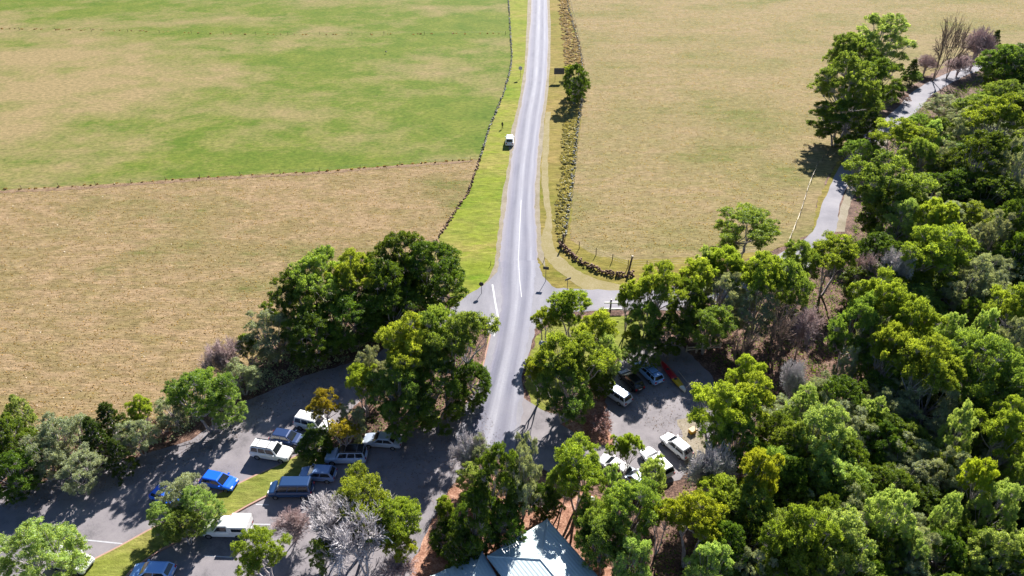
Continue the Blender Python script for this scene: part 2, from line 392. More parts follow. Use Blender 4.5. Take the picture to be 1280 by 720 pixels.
ribbon('side_road', PX((690,360),(740,362),(800,363),(860,356),(920,340),(985,312),(1015,290),(1030,250),(1052,205),(1080,170),(1118,138),(1140,116),(1170,98),(1200,86),(1260,70),(1400,50)),
       PX((690,388),(740,388),(800,386),(870,380),(940,365),(1010,335),(1043,290),(1052,250),(1074,205),(1104,172),(1147,139),(1166,118),(1195,101),(1225,88),(1290,72),(1420,52)), .058, M['asphalt'])
ribbon('gravel_shoulder', PX((1044,290),(1054,250),(1072,210),(1100,175),(1140,143)), PX((1056,290),(1064,253),(1082,213),(1110,178),(1150,145)), .05, M['gravel'])
# raised grass island with kerb between the two arms of the car park
IS = PX((600,470),(606,445),(612,420),(598,405),(560,420),(500,468),(455,500),(410,545),(385,560),(374,570),(345,585),(320,596),(275,618),(230,643),(186,665),(150,685),(105,708),(60,735),(40,780),(110,780),(165,712),(200,688),(240,667),(287,645),(310,632),(339,617),(372,597),(402,583),(440,562),(480,545),(540,530),(575,512),(592,490))
def kerb_line(name, pts, w, z0, z1, mat):
    P = [Vector(p) for p in densify(pts, 1.2, 0, True)]
    n = len(P); vs = []
    ar = sum(P[i].x * P[(i+1) % n].y - P[(i+1) % n].x * P[i].y for i in range(n)); sg = 1 if ar > 0 else -1
    for i in range(n):
        t = (P[(i + 1) % n] - P[i - 1]).normalized(); nn = Vector((t.y, -t.x)) * sg
        a, b = P[i] + nn * w, P[i] - nn * .02
        vs += [(a.x, a.y, z0), (a.x, a.y, z1), (b.x, b.y, z1), (b.x, b.y, z0)]
    fs = []
    for i in range(n):
        j = (i + 1) % n
        for k in range(3): fs.append([4*i+k, 4*j+k, 4*j+k+1, 4*i+k+1])
    me = bpy.data.meshes.new(name); me.from_pydata(vs, [], fs); me.update()
    return tag(link(name, me, mat), kind='structure')
kerb_line('kerb', IS, .2, .02, .19, M['kerb'])
sheet('grass_island', IS, .20, M['island'], 0, 1.2, .18)
sheet('leaf_litter', PX((600,470),(606,445),(612,420),(598,405),(560,420),(500,468),(455,500),(410,545),(420,565),(480,540),(540,526),(575,508),(590,488)), .21, M['litter'], .3)
sheet('red_soil', PX((508,725),(530,672),(570,600),(600,578),(700,600),(760,625),(770,760),(500,790)), .058, M['redsoil'], .4)
sheet('red_soil', PX((735,505),(750,470),(760,520),(765,560),(740,560),(700,530)), .058, M['redsoil'], .4)
sheet('red_soil', PX((846,525),(862,518),(890,560),(880,600),(862,600),(852,560)), .058, M['gravel'], .4)

# painted markings
def stripe(pts, w=.12, z=.078):
    P = [Vector(g(*p)[:2]) for p in pts]; vs = []; fs = []
    for i, p in enumerate(P):
        t = (P[min(i+1, len(P)-1)] - P[max(i-1, 0)]).normalized(); n = Vector((-t.y, t.x)) * w / 2
        vs += [(p.x + n.x, p.y + n.y, z), (p.x - n.x, p.y - n.y, z)]
        if i: b = 2 * i; fs.append((b - 2, b - 1, b + 1, b))
    me = bpy.data.meshes.new('painted_line'); me.from_pydata(vs, [], fs)
    return tag(link('painted_line', me, M['paint']), kind='structure')
stripe([(651.5,250),(649,300),(648,325),(649.5,350),(652,372)], .11)
stripe([(615.5,356),(619,378),(622.5,397)], .28)
stripe([(621.5,400),(619,412),(617.5,421)], .2)
stripe([(604,402),(611,404.5),(619,407)], .25); stripe([(603,408),(610,411),(617,415)], .25); stripe([(601,414),(609,418)], .25)
for a in ([(312,655.5),(338,656)], [(320,631),(336,631.4)], [(104,675),(153,680)], [(336,606),(352,606)], [(255,695),(290,697)], [(60,700),(92,707)]):
    stripe(a, .14, .06)

# ------------------------------------------------------------------ trees: prototypes
def rdir(n, r): 
    v = r.normal(size=(n, 3)); return v / np.linalg.norm(v, axis=1, keepdims=True)
def leaf_cards(centres, dirs, sizes, r, squash=.55, flat=.5):
    """one bent leaf spray (quad) per centre, facing roughly along dirs"""
    n = len(centres)
    nr = dirs * flat + rdir(n, r) * (1 - flat) * 1.3; nr /= np.linalg.norm(nr, axis=1, keepdims=True) + 1e-9
    a = np.cross(nr, rdir(n, r)); a /= np.linalg.norm(a, axis=1, keepdims=True) + 1e-9
    b = np.cross(nr, a)
    L = sizes[:, None]; W = L * squash
    V = np.stack([centres - a * L, centres - b * W + nr * L * .15, centres + a * L, centres + b * W + nr * L * .15], 1).reshape(-1, 3)
    return V, np.arange(4 * n).reshape(-1, 4)
def crown_points(kind, r):
    """clump centres and radii in a tree 10 m tall with crown radius 4.5 m"""
    C = []
    if kind in 'YVO':                     # flat-topped layered crown on visible limbs
        k = 30
        for i in range(k):
            el = math.asin(.12 + .88 * ((i + .5) / k)); az = i * 2.399 + r.uniform(-.4, .4)
            q = r.uniform(.78, 1.05) if i % 4 else r.uniform(.35, .7)
            C.append((4.0 * q * math.cos(el) * math.cos(az), 4.0 * q * math.cos(el) * math.sin(az), 5.9 + 3.2 * q * math.sin(el) + r.uniform(-.35, .35), r.uniform(.75, 1.35)))
        zs = .62
    elif kind in 'G':
        k = 40
        for i in range(k):
            el = math.asin(-.35 + 1.35 * ((i + .5) / k)); az = i * 2.399 + r.uniform(-.4, .4); q = r.uniform(.75, 1.05)
            C.append((3.9 * q * math.cos(el) * math.cos(az), 3.9 * q * math.cos(el) * math.sin(az), 5.4 + 3.7 * q * math.sin(el), r.uniform(.8, 1.35)))
        zs = .8
    elif kind in 'DL':
        k = 52
        for i in range(k):
            el = math.asin(-.85 + 1.85 * ((i + .5) / k)); az = i * 2.399 + r.uniform(-.4, .4); q = r.uniform(.78, 1.04)
            C.append((3.9 * q * math.cos(el) * math.cos(az), 3.9 * q * math.cos(el) * math.sin(az), 4.8 + 4.4 * q * math.sin(el), r.uniform(.8, 1.3)))
        zs = .85
    elif kind in 'SR':
        k = 46
        for i in range(k):
            el = math.asin(-.8 + 1.8 * ((i + .5) / k)); az = i * 2.399 + r.uniform(-.5, .5); q = r.uniform(.6, 1.05)
            C.append((3.9 * q * math.cos(el) * math.cos(az), 3.9 * q * math.cos(el) * math.sin(az), 4.9 + 4.3 * q * math.sin(el), r.uniform(.65, 1.1)))
        zs = .8
    elif kind == 'K':                     # tall dark spire
        k = 56
        for i in range(k):
            t = (i + .5) / k; az = i * 2.399; rad = 3.9 * (1 - t) ** .7 * r.uniform(.65, 1.08) + .2
            C.append((rad * math.cos(az), rad * math.sin(az), .8 + 8.6 * t, r.uniform(.7, 1.15) * (1.15 - .5 * t)))
        zs = .8
    C = np.array(C)
    if kind != 'K':                       # lopsided outline, a few lost limbs
        az = np.arctan2(C[:, 1], C[:, 0]); p1, p2 = r.uniform(0, 6.28, 2)
        s = 1 + .17 * np.sin(2 * az + p1) + .11 * np.sin(3 * az + p2); C[:, 0] *= s; C[:, 1] *= s
        C[:, 2] += .45 * np.sin(az + p2); C[:, 3] *= r.uniform(.75, 1.25, len(C)); C = C[r.rand(len(C)) > .1]
    return C, zs
SPEC = {'Y': (19, 72, .086), 'V': (18, 68, .086), 'O': (17, 54, .09), 'G': (17, 64, .092), 'D': (15, 60, .10), 'L': (16, 66, .09), 'S': (17, 62, .082), 'R': (10, 22, .12), 'K': (11, 36, .13)}
def crown_mesh(kind, seed, sparse=1.0):
    r = np.random.RandomState(seed); C, zs = crown_points(kind, r)
    if sparse < 1: C = C[r.rand(len(C)) < sparse]
    nsub, nl, ls = SPEC[kind]
    P = []; D = []; T = []; subs = []
    for cx, cy, cz, cr in C:
        m = int(nsub * (cr / 1.05) ** 2) + 3
        d = rdir(m, r); up = .35 if kind in 'YVO' else .1
        d[:, 2] = np.where(d[:, 2] < -up, -d[:, 2] * .8, d[:, 2]); 
        sc = np.array([cx, cy, cz]) + d * cr * np.array([1, 1, zs]) * r.uniform(.65, 1.12, (m, 1)); tone_c = r.uniform(-.22, .22)
        for k in range(m):
            sr = r.uniform(.26, .5)
            q = rdir(nl, r) * (r.rand(nl, 1) ** .5) * sr * np.array([1, 1, .62])
            P.append(sc[k] + q); dd = q / sr * .8 + d[k] * .6 + np.array([0, 0, .8]); D.append(dd)
            T.append(np.clip(.45 + tone_c + r.uniform(-.3, .3) + r.uniform(-.2, .2, nl), 0, 1)); subs.append((sc[k], (cx, cy, cz)))
    P = np.concatenate(P); D = np.concatenate(D); T = np.concatenate(T)
    D /= np.linalg.norm(D, axis=1, keepdims=True)
    V, Fc = leaf_cards(P, D, ls * r.uniform(.6, 1.35, len(P)), r)
    return fast_mesh('crown', V, Fc, T), C, subs
def tubes_np(segs, n=3):
    V = []; Fq = []; b = 0
    for a, c, ra, rb in segs:
        a = Vector(a); c = Vector(c); d = c - a
        if d.length < 1e-5: continue
        d.normalize(); u = d.orthogonal().normalized(); w = d.cross(u)
        for p, rr in ((a, ra), (c, rb)):
            for i in range(n):
                t = 6.28319 * i / n; q = p + (u * math.cos(t) + w * math.sin(t)) * rr; V.append((q.x, q.y, q.z))
        for i in range(n): Fq.append((b + i, b + (i + 1) % n, b + n + (i + 1) % n, b + n + i))
        b += 2 * n
    return fast_mesh('trunk', V, Fq)
def limb(segs, a, b, ra, rb, r, k=4, sag=.5):
    a = Vector(a); b = Vector(b); prev = a; L = (b - a).length
    for i in range(1, k + 1):
        t = i / k; p = a.lerp(b, t); p.z += -math.sin(t * math.pi) * L * .10 * sag
        if i < k: p += Vector(r.normal(size=3)) * L * .035
        segs.append((prev, p, ra + (rb - ra) * (i - 1) / k, ra + (rb - ra) * t)); prev = p
def trunk_mesh(C, subs, r, kind):
    segs = []; stems = 1 if kind in 'K' else (3 if kind in 'YVO' else 2)
    forks = []
    for s in range(stems):
        az = s * 6.283 / stems + r.uniform(-.5, .5); q = 1.2 if stems > 1 else 0
        fz = r.uniform(3.2, 4.4) if kind in 'YVO' else r.uniform(2.4, 3.6)
        fk = (q * math.cos(az), q * math.sin(az), fz); limb(segs, (.12 * math.cos(az), .12 * math.sin(az), -.15), fk, .23, .15, r, 4, -.6); forks.append(Vector(fk))
        if kind == 'K': limb(segs, fk, (0, 0, 9.3), .15, .03, r, 4, 0)
    for c in C:
        p = Vector(c[:3]); fk = min(forks, key=lambda f: (f - p).length + r.uniform(0, 1.5))
        if kind == 'K': fk = Vector((0, 0, max(1, p.z - .8)))
        limb(segs, fk, p, .085, .03, r, 3, .9)
    for sc, c in subs:
        if r.rand() < .8: segs.append((Vector(c) * .98 + Vector((0, 0, -.25)), Vector(sc), .024, .009))
    return tubes_np(segs, 4)
def bare_mesh(seed, spread=1.0, levels=5, twig=.016, dens=1.0):
    r = np.random.RandomState(seed); segs = []
    def rec(p, d, L, rad, lv):
        k = 3; prev = p
        for i in range(k):
            d = (d + Vector(r.normal(size=3)) * .16 + Vector((0, 0, .05))).normalized(); q = prev + d * L / k
            segs.append((prev, q, max(twig, rad * (1 - i * .15)), max(twig, rad * (.85 - i * .15)))); prev = q
            if lv > 0 and (i > 0 or lv < levels):
                nb = (2 if r.rand() < .75 * dens else 1) if i < k - 1 else (3 if dens > .8 else 2) + (dens > 1.3)
                for _ in range(nb):
                    ax = Vector(r.normal(size=3)).normalized(); dd = (d + ax.cross(d) * r.uniform(.5, 1.0) * spread).normalized()
                    rec(q, dd, L * r.uniform(.55, .78), rad * .58, lv - 1)
    for s in range(3):
        az = s * 2.1 + r.rand(); rec(Vector((0, 0, -.1)), Vector((math.cos(az) * .45 * spread, math.sin(az) * .45 * spread, 1)).normalized(), 3.6, .17, levels)
    segs = [s for s in segs]
    return tubes_np(segs, 3)
PROTO = {}
for kd, nv in (('Y', 5), ('G', 4), ('D', 4), ('S', 3), ('L', 3), ('K', 1), ('V', 1), ('O', 1), ('R', 1)):
    for v in range(nv):
        cm, C, subs = crown_mesh(kd, 100 + v * 17 + ord(kd)); tm = trunk_mesh(C, subs, np.random.RandomState(v + 5), kd)
        cm.materials.append(LF[kd]); tm.materials.append(M['bark']); PROTO[(kd, v)] = (cm, tm)
cm, C, subs = crown_mesh('Y', 55, .75); tm = trunk_mesh(C, subs, np.random.RandomState(9), 'Y'); cm.materials.append(LF['G']); tm.materials.append(M['bark']); PROTO[('A', 0)] = (cm, tm)
NV = {'Y': 5, 'G': 4, 'D': 4, 'S': 3, 'L': 3, 'K': 1, 'V': 1, 'O': 1, 'R': 1, 'A': 1}
for v in range(2):
    for key, mt, lv, tw, de in (('B', 'palebark', 4, .03, 1.5), ('P', 'pinkbark', 4, .024, 1.2), ('T', 'brownbark', 3, .035, .8)):
        if v and key != 'B': continue
        bm_ = bare_mesh(31 + v, 1.0 if key != 'T' else .85, lv, tw, de); bm_.materials.append(M[mt]); PROTO[(key, v)] = (None, bm_)
for k_ in ('B', 'P', 'T'):
    for v in range(2):
        if (k_, v) in PROTO:
            me = PROTO[(k_, v)][1]; co = np.empty(len(me.vertices) * 3, np.float32); me.vertices.foreach_get('co', co); co = co.reshape(-1, 3)
            # normalise to 10 m tall, 4.5 m radius
            rad = np.percentile(np.hypot(co[:, 0], co[:, 1]), 97); h = np.percentile(co[:, 2], 99)
            co[:, :2] *= 4.5 / rad; co[:, 2] *= 10 / h; me.vertices.foreach_set('co', co.ravel()); me.update()
NAMES = {'B': 'bare_tree', 'P': 'bare_tree', 'T': 'dead_tree'}
placed = []; cnt = {}
tr = random.Random(11)
def tree(kind, cx, cy, rpx, h, label, cat='tree', name=None, group=None, var=None, cz=None, lean=0):
    zc = h * (cz if cz else (.66 if kind in 'YGVOA' else .55))
    p = g(cx, cy, zc); Rm = rpx / scale_at(p)
    if var is None: cnt[kind] = cnt.get(kind, -1) + 1; var = cnt[kind] % (NV.get(kind) or (2 if kind == 'B' else 1))
    e = empty(name or NAMES.get(kind, 'tree'), (p.x, p.y, 0), tr.uniform(0, 6.283), label=label, cat=cat, group=group)
    e.scale = (Rm / 4.6 * tr.uniform(.9, 1.1), Rm / 4.6 * tr.uniform(.9, 1.1), h / 9.8)
    cm, tm = PROTO[(kind, var)]
    o = link('trunk', tm, None, e)
    if cm: o = link('crown', cm, None, e)
    placed.append((p.x, p.y, Rm, h))
    return e

# ------------------------------------------------------------------ trees: the ones in the photograph
HG = 'hedge trees along the paddock edge'; IG = 'trees on the island between the parking areas'; FG = 'trees of the right-hand forest'; CG = 'trees in front of the metal roof'
# hedge row beside the left paddock, from the junction leftwards
tree('D', 542, 343, 42, 13.5, 'large round dark green tree nearest the junction, right end of the paddock hedge', group=HG)
tree('D', 500, 336, 40, 13.5, 'dark green tree with a raised top sprig, second from the junction in the paddock hedge', group=HG)
tree('D', 480, 362, 36, 12.5, 'olive-topped tree in front of the two darkest hedge trees by the junction', group=HG)
tree('Y', 440, 350, 36, 13.5, 'olive yellow topped tree in the middle of the tall hedge clump', group=HG)
tree('G', 400, 352, 40, 14, 'broad green tree whose top stands out against dry grass above the shaded car park', group=HG)
tree('D', 372, 378, 32, 11.5, 'dark green tree at the left end of the tall hedge clump', group=HG)
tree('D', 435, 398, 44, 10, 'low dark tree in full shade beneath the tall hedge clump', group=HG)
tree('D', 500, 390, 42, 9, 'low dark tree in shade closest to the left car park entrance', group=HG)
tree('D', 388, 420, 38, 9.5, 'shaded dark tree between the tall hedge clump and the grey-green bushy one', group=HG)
tree('S', 336, 420, 32, 8.5, 'rounded grey-green tree just left of the tall hedge clump', group=HG)
tree('G', 308, 430, 14, 6, 'small bright green sapling at the left shoulder of a grey-green tree', group=HG)
tree('P', 276, 458, 27, 7, 'pinkish leafless bush behind the round yellow-topped hedge tree', 'bush', 'bare_bush', group=HG)
tree('S', 300, 470, 24, 6, 'grey bush squeezed between pinkish twigs and the car park shade', 'bush', 'bush', group=HG)
tree('G', 250, 492, 42, 9.5, 'big rounded tree bulging alone from the lower hedge, grey twigs on its left face', group=HG)
tree('L', 280, 505, 22, 7, 'bright lime lower branches clump on the right of the big rounded hedge tree', group=HG)
tree('S', 214, 515, 24, 6, 'grey shrub leaning on the left side of the big rounded hedge tree', 'bush', 'bush', group=HG)
tree('R', 203, 535, 13, 3, 'small rusty red shrub in the gap of the lower hedge', 'bush', 'bush', group=HG)
tree('Y', 176, 516, 17, 7, 'slim yellow-green tree top poking from the lower hedge', group=HG)
tree('S', 170, 545, 27, 6, 'pale grey bush beneath the slim yellow-green top of the lower hedge', 'bush', 'bush', group=HG)
tree('K', 138, 528, 24, 7, 'dark conifer-like tree rising in the middle of the lower hedge', 'conifer', 'conifer_tree', group=HG)
tree('K', 120, 548, 22, 7.5, 'second dark conifer-like tree, in front and left of the first', 'conifer', 'conifer_tree', group=HG)
tree('K', 148, 570, 20, 6, 'low dark conifer at the edge of the shaded asphalt', 'conifer', 'conifer_tree', group=HG)
tree('S', 82, 545, 38, 8, 'wide grey-brown bush between two yellow-green tops at the far left hedge', 'bush', 'bush', group=HG)
tree('S', 50, 572, 32, 7, 'dull grey-green bush near the left edge, overhanging the asphalt shade', 'bush', 'bush', group=HG)
tree('S', 100, 588, 30, 6, 'low speckled bush in front of the dark conifers', 'bush', 'bush', group=HG)
tree('L', 26, 520, 18, 6.5, 'small yellow-green tree at the far left end of the paddock', group=HG)
tree('D', 6, 548, 28, 8, 'dark tree cut by the left picture edge beside the paddock', group=HG)
tree('D', 20, 590, 30, 7, 'dark shaded bush at the left edge below the hedge', 'bush', 'bush', group=HG)
tree('D', -40, 560, 34, 9, 'dark tree just outside the left picture edge', group=HG, var=0)
# island between the parking arms
tree('L', 52, 698, 50, 8.5, 'round fine-leaved yellow-green tree in the bottom left corner with a white car under it', group=IG)
tree('S', 228, 618, 30, 6.5, 'olive-brown topped tree beside the bright blue car', group=IG)
tree('L', 251, 636, 26, 6, 'bright green leafy tree overhanging the white canopy ute and the bright blue car', group=IG)
tree('L', 205, 652, 20, 5.5, 'small fluffy green tree at the left of the olive-topped one', group=IG)
tree('G', 228, 655, 24, 5, 'low shaded green bush between the kerb and the white canopy ute', 'bush', 'bush', group=IG)
tree('Y', 452, 478, 24, 9, 'yellow-green pointed tree at the left of the big island trees', group=IG)
tree('O', 405, 508, 22, 7.5, 'golden-orange tinted small tree over the nose of the white van', group=IG)
tree('S', 440, 524, 21, 6.5, 'pale grey-green shrub at the foot of the golden tinted tree', 'bush', 'bush', group=IG)
tree('O', 428, 540, 18, 6, 'second small golden tinted tree, nearest the silver wagon', group=IG)
tree('D', 394, 553, 22, 3.6, 'dark green bush between the navy hatchback and the silver wagon', 'bush', 'bush', group=IG)
tree('S', 466, 466, 24, 9, 'silvery green tree behind the left flank of the biggest island tree', group=IG)
tree('Y', 510, 440, 42, 14, 'large yellow-green crown, left one of the two biggest trees by the junction', group=IG)
tree('A', 572, 432, 46, 14.5, 'large open spreading crown with visible limbs reaching over the road markings', group=IG)
tree('G', 545, 422, 38, 14, 'tall green crown in the middle of the big island clump', group=IG)
tree('G', 492, 485, 40, 11, 'shaded green lower tree under the left big crown', group=IG)
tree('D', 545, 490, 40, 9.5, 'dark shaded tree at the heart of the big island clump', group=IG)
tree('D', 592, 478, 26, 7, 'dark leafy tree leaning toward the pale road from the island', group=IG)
tree('G', 505, 515, 32, 6, 'low dark green bush right above the silver sedan', 'bush', 'bush', group=IG)
# between the road and the right car park
RG = 'trees between the road and the gravel car park'
tree('Y', 712, 388, 32, 9, 'yellow-green tree beside the white gate, topmost right of the pale road', group=RG)
tree('Y', 682, 402, 22, 7, 'small yellow-green tree overhanging the road edge opposite the hatched marking', group=RG)
tree('Y', 745, 415, 28, 10, 'green-yellow crown just below the white gate', group=RG)
tree('Y', 716, 450, 44, 12, 'largest tree between the road and the silver parked wagon', group=RG)
tree('G', 705, 485, 40, 9, 'shaded lower tree below the largest crown right of the road', group=RG)
tree('L', 757, 452, 23, 9, 'lime green crown hanging over the silver hatchback roof', group=RG)
tree('Y', 673, 468, 19, 8, 'slim yellow-green tree at the road edge above the long shadow', group=RG)
tree('D', 750, 470, 22, 6, 'dark bush tucked behind the lime crown by the black car', 'bush', 'bush', group=RG)
tree('R', 750, 527, 20, 2.4, 'reddish brown leafless-looking shrub at the corner of the pale gravel', 'bush', 'bush', group=RG)
tree('V', 790, 422, 12, 4.5, 'small golden green bush behind the black parked car', 'bush', 'bush', group=RG)
tree('G', 800, 440, 26, 5, 'low dark bush at the shaded head of the blue wagon', 'bush', 'bush', group=RG)
tree('Y', 786, 376, 16, 9, 'thin crowned green tree right next to the white gate', group=RG)
# row behind the right car park
BG = 'tree row between the side road and the gravel car park'
tree('Y', 822, 362, 36, 12.5, 'bright green thin-trunked tree, leftmost tall one of the row behind the blue wagon', group=BG)
tree('G', 805, 398, 24, 9, 'shaded green tree in front of the leftmost tall row tree', group=BG)
tree('D', 858, 384, 26, 10, 'dark green lobed tree second from left in the row', group=BG)
tree('Y', 868, 352, 26, 11, 'yellow-green crown at the side road, left of the isolated paddock tree', group=BG)
tree('L', 880, 345, 14, 11, 'brilliant lime small crown in the middle of the row', group=BG)
tree('Y', 905, 338, 28, 12, 'yellow crown right below the isolated paddock tree', group=BG)
tree('S', 905, 372, 30, 11, 'greyish thin tree behind the shaded rail fence', group=BG)
tree('Y', 950, 350, 36, 13, 'wide yellow-green crown left of the lavender side road glimpse', group=BG)
tree('G', 985, 358, 28, 12, 'mixed green tree with brown twigs at the right end of the row', group=BG)
tree('S', 945, 392, 30, 10, 'dim grey-green tree above the leaf-littered shade', group=BG)
tree('G', 885, 405, 34, 8, 'dark low tree right above the timber rail in shade', group=BG)
tree('D', 835, 418, 26, 7, 'dark bush behind the long red canoe', 'bush', 'bush', group=BG)
tree('T', 975, 425, 26, 9, 'dark leafless tree standing over the leaf-littered slope', 'dead tree', group=BG)
tree('P', 1003, 415, 26, 8, 'thin brownish leafless tree right of the leaf-littered slope', group=BG)
tree('T', 930, 440, 26, 7, 'small leafless tree in the dark gap above the yellow-green car park tree', 'dead tree', group=BG)
tree('G', 934, 284, 44, 9.5, 'isolated airy tree on the paddock edge with forking limbs showing', 'tree')
tree('A', 893, 318, 16, 4, 'small airy sapling below the isolated paddock tree at the fence', 'tree')
# right side, far to near
tree('L', 1098, 60, 38, 19, 'tall rounded dark tree crown highest in the picture against the paddock', group=FG)
tree('G', 1066, 68, 30, 17, 'tall green crown left of the highest one against the paddock', group=FG)
tree('G', 1060, 108, 38, 18, 'tall rounded tree standing on the paddock side of the right-hand road', group=FG)
tree('D', 1090, 105, 30, 15, 'dark tree behind the nearer rounded one beside the right-hand road', group=FG)
tree('D', 1050, 150, 34, 11, 'dark shaded lower crown casting its shadow on the dry paddock', group=FG)
tree('K', 1085, 165, 24, 12, 'narrow very dark tree in the shade beside the right-hand road', group=FG)
tree('K', 1140, 88, 12, 7, 'small dark spire beside the leafless trees on the far road', 'conifer', 'conifer_tree', group=FG)
tree('G', 1118, 112, 15, 5, 'small green bush on the far verge of the right-hand road', 'bush', 'bush', group=FG)
tree('G', 1142, 95, 13, 4, 'green verge bush just before the tall dead tree', 'bush', 'bush', group=FG)
tree('T', 1180, 60, 24, 17, 'tall dead leafless tree standing over the far end of the road', 'dead tree')
tree('T', 1196, 62, 16, 15, 'second, slightly shorter leafless tree right of the tall dead one', 'dead tree')
tree('P', 1222, 62, 26, 11, 'bushy leafless pinkish tree at the far right of the road', 'bare tree')
tree('P', 1158, 82, 20, 5, 'low pinkish-grey leafless thicket along the far road verge', 'bush', 'bare_bush')
tree('P', 1200, 82, 24, 6, 'low leafless thicket at the feet of two dead trees', 'bush', 'bare_bush')
tree('K', 1243, 52, 10, 8, 'tiny dark spire next to the bushy pinkish leafless tree', 'conifer', 'conifer_tree')
tree('G', 1262, 78, 34, 15, 'green crown at the top right edge, first after the leafless trees', group=FG)
tree('D', 1256, 98, 24, 11, 'dark green crown beneath the pinkish leafless tree', group=FG)
tree('G', 1250, 118, 24, 10, 'green crown beside the visible end of the far road', group=FG)
tree('G', 1228, 132, 20, 8, 'small green crown right of the far road bend', group=FG)
tree('Y', 1126, 172, 38, 12, 'rounded olive-yellow crown at the bend of the right-hand road', group=FG)
tree('S', 1182, 133, 24, 6, 'dull grey-green leafy crown beside the sunlit bend of the far road', group=FG)
tree('Y', 1245, 150, 40, 15, 'broad yellow-green crown near the upper right edge', group=FG)
tree('S', 1200, 165, 24, 11, 'pale crown between the olive one and the broad upper right one', group=FG)
tree('L', 1165, 175, 15, 10, 'small bright green crown right of the olive-yellow one', group=FG)
tree('G', 1110, 232, 44, 16, 'big green tree hanging over the right-hand road with a deep shaded front', group=FG)
tree('D', 1115, 262, 40, 12, 'dark shaded lower tree in front of the big road-side tree', group=FG)
tree('G', 1150, 195, 22, 12, 'green crown tucked behind the big road-side tree', group=FG)
tree('S', 1172, 205, 22, 12, 'silver-green crown at the edge of the darkest hollow', group=FG)
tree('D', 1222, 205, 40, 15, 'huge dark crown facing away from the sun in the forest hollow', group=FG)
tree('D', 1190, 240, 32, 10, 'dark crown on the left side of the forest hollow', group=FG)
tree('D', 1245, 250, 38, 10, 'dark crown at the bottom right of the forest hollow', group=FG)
tree('S', 1268, 215, 26, 16, 'silvery crown at the right edge beside the dark hollow', group=FG)
tree('S', 1211, 266, 12, 7, 'small silver-grey treetop shining alone in the dark hollow', group=FG)
tree('S', 1155, 262, 20, 11, 'pale silvery crown right of the shaded road-side tree', group=FG)
tree('Y', 1040, 322, 40, 11, 'wide yellow-green crown at the end of the sunlit side road', group=FG)
tree('G', 1000, 326, 24, 10, 'green crown at the left of the wide one by the side road', group=FG)
tree('L', 1122, 285, 20, 12, 'lime green crown left of the large double crown', group=FG)
tree('Y', 1172, 280, 26, 14, 'top half of the large double crown above the pale thicket', group=FG)
tree('Y', 1168, 318, 44, 13, 'large rounded green crown in the middle of the right side', group=FG)
tree('S', 1235, 298, 22, 12, 'greyish crown right of the large rounded one', group=FG)
tree('D', 1262, 290, 24, 13, 'dark olive crown near the right edge under the hollow', group=FG)
tree('D', 1275, 322, 26, 12, 'bluish dark green crown cut by the right edge', group=FG)
tree('B', 1122, 348, 24, 9, 'pale leafless twiggy tree between two green crowns mid right', 'bare tree')
tree('P', 1085, 350, 20, 8, 'pinkish leafless thicket left of the pale twiggy one', 'bush', 'bare_bush')
tree('S', 1222, 350, 32, 12, 'round grey-brown crown right of the large rounded green one', group=FG)
tree('S', 1205, 372, 26, 10, 'grey feathery crown below the round grey-brown one', group=FG)
tree('D', 1212, 398, 19, 8, 'small dark bluish green crown in a dark gap on the right', group=FG)
tree('Y', 1265, 392, 34, 13, 'yellow crown at the right edge, level with the pale gravel top', group=FG)
tree('Y', 1098, 382, 42, 15, 'great spreading yellow-green crown right of the leaf-littered slope, upper half', group=FG)
tree('Y', 1140, 412, 36, 14, 'right-hand shoulder crown of the great spreading group', group=FG)
tree('G', 1068, 408, 32, 13, 'left-hand shoulder crown of the great spreading group', group=FG)
tree('L', 1178, 432, 20, 12, 'pale mint crown between the great spreading group and a wide right crown', group=FG)
tree('L', 1222, 425, 16, 12, 'small pale mint crown left of the silver one at right', group=FG)
tree('S', 1262, 440, 24, 12, 'silver-white crown near the right edge', group=FG)
tree('S', 1086, 432, 18, 12, 'small mint-grey top below the great spreading group', group=FG)
tree('Y', 1110, 440, 28, 13, 'olive crown directly below the great spreading group', group=FG)
tree('Y', 1152, 462, 46, 14, 'big crown with grey-lilac twigs showing at its centre', group=FG)
tree('G', 1228, 462, 46, 15, 'very wide olive-green crown at the middle of the right edge', group=FG)
tree('G', 1255, 500, 34, 12, 'lower lobe tree under the very wide olive-green crown', group=FG)
tree('S', 1160, 510, 40, 10, 'shaded grey-green tree under the crown with lilac twigs', group=FG)
tree('S', 1055, 462, 14, 9, 'small pale tree top at the dark edge right of the slope', group=FG)
tree('D', 1048, 505, 34, 9, 'compact dark rich green tree above the pale green one', group=FG)
tree('L', 1083, 530, 20, 8.5, 'small round bright green crown right of the compact dark tree', group=FG)
tree('B', 990, 482, 20, 7, 'pale pinkish leafless shrub right of the yellow-green car park tree', 'bush', 'bare_bush')
tree('L', 1022, 560, 42, 12, 'tall pale green crown with tufted lobes, centre of the lower right', group=FG)
tree('L', 1038, 605, 36, 9, 'lower tufted lobes tree beneath the tall pale green crown', group=FG)
tree('L', 1000, 520, 24, 9, 'pale green tree just above the tall tufted crown', group=FG)
tree('G', 985, 560, 24, 10, 'mid green tree at the left of the tall tufted crown', group=FG)
tree('Y', 900, 516, 44, 13, 'bright yellow-green tree at the right edge of the pale gravel car park', group=FG)
tree('Y', 935, 505, 38, 13, 'second bright crown, right partner of the one at the gravel edge', group=FG)
tree('G', 920, 555, 38, 10, 'shaded tree with thin stems beneath the two bright gravel-edge crowns', group=FG)
tree('V', 948, 600, 28, 13, 'golden yellow topped tree below the gravel-edge trees', group=FG)
tree('G', 940, 640, 38, 10, 'dim green lower tree under the golden yellow top', group=FG)
tree('V', 868, 652, 40, 11, 'brightest golden yellow crown, bottom centre right', group=FG)
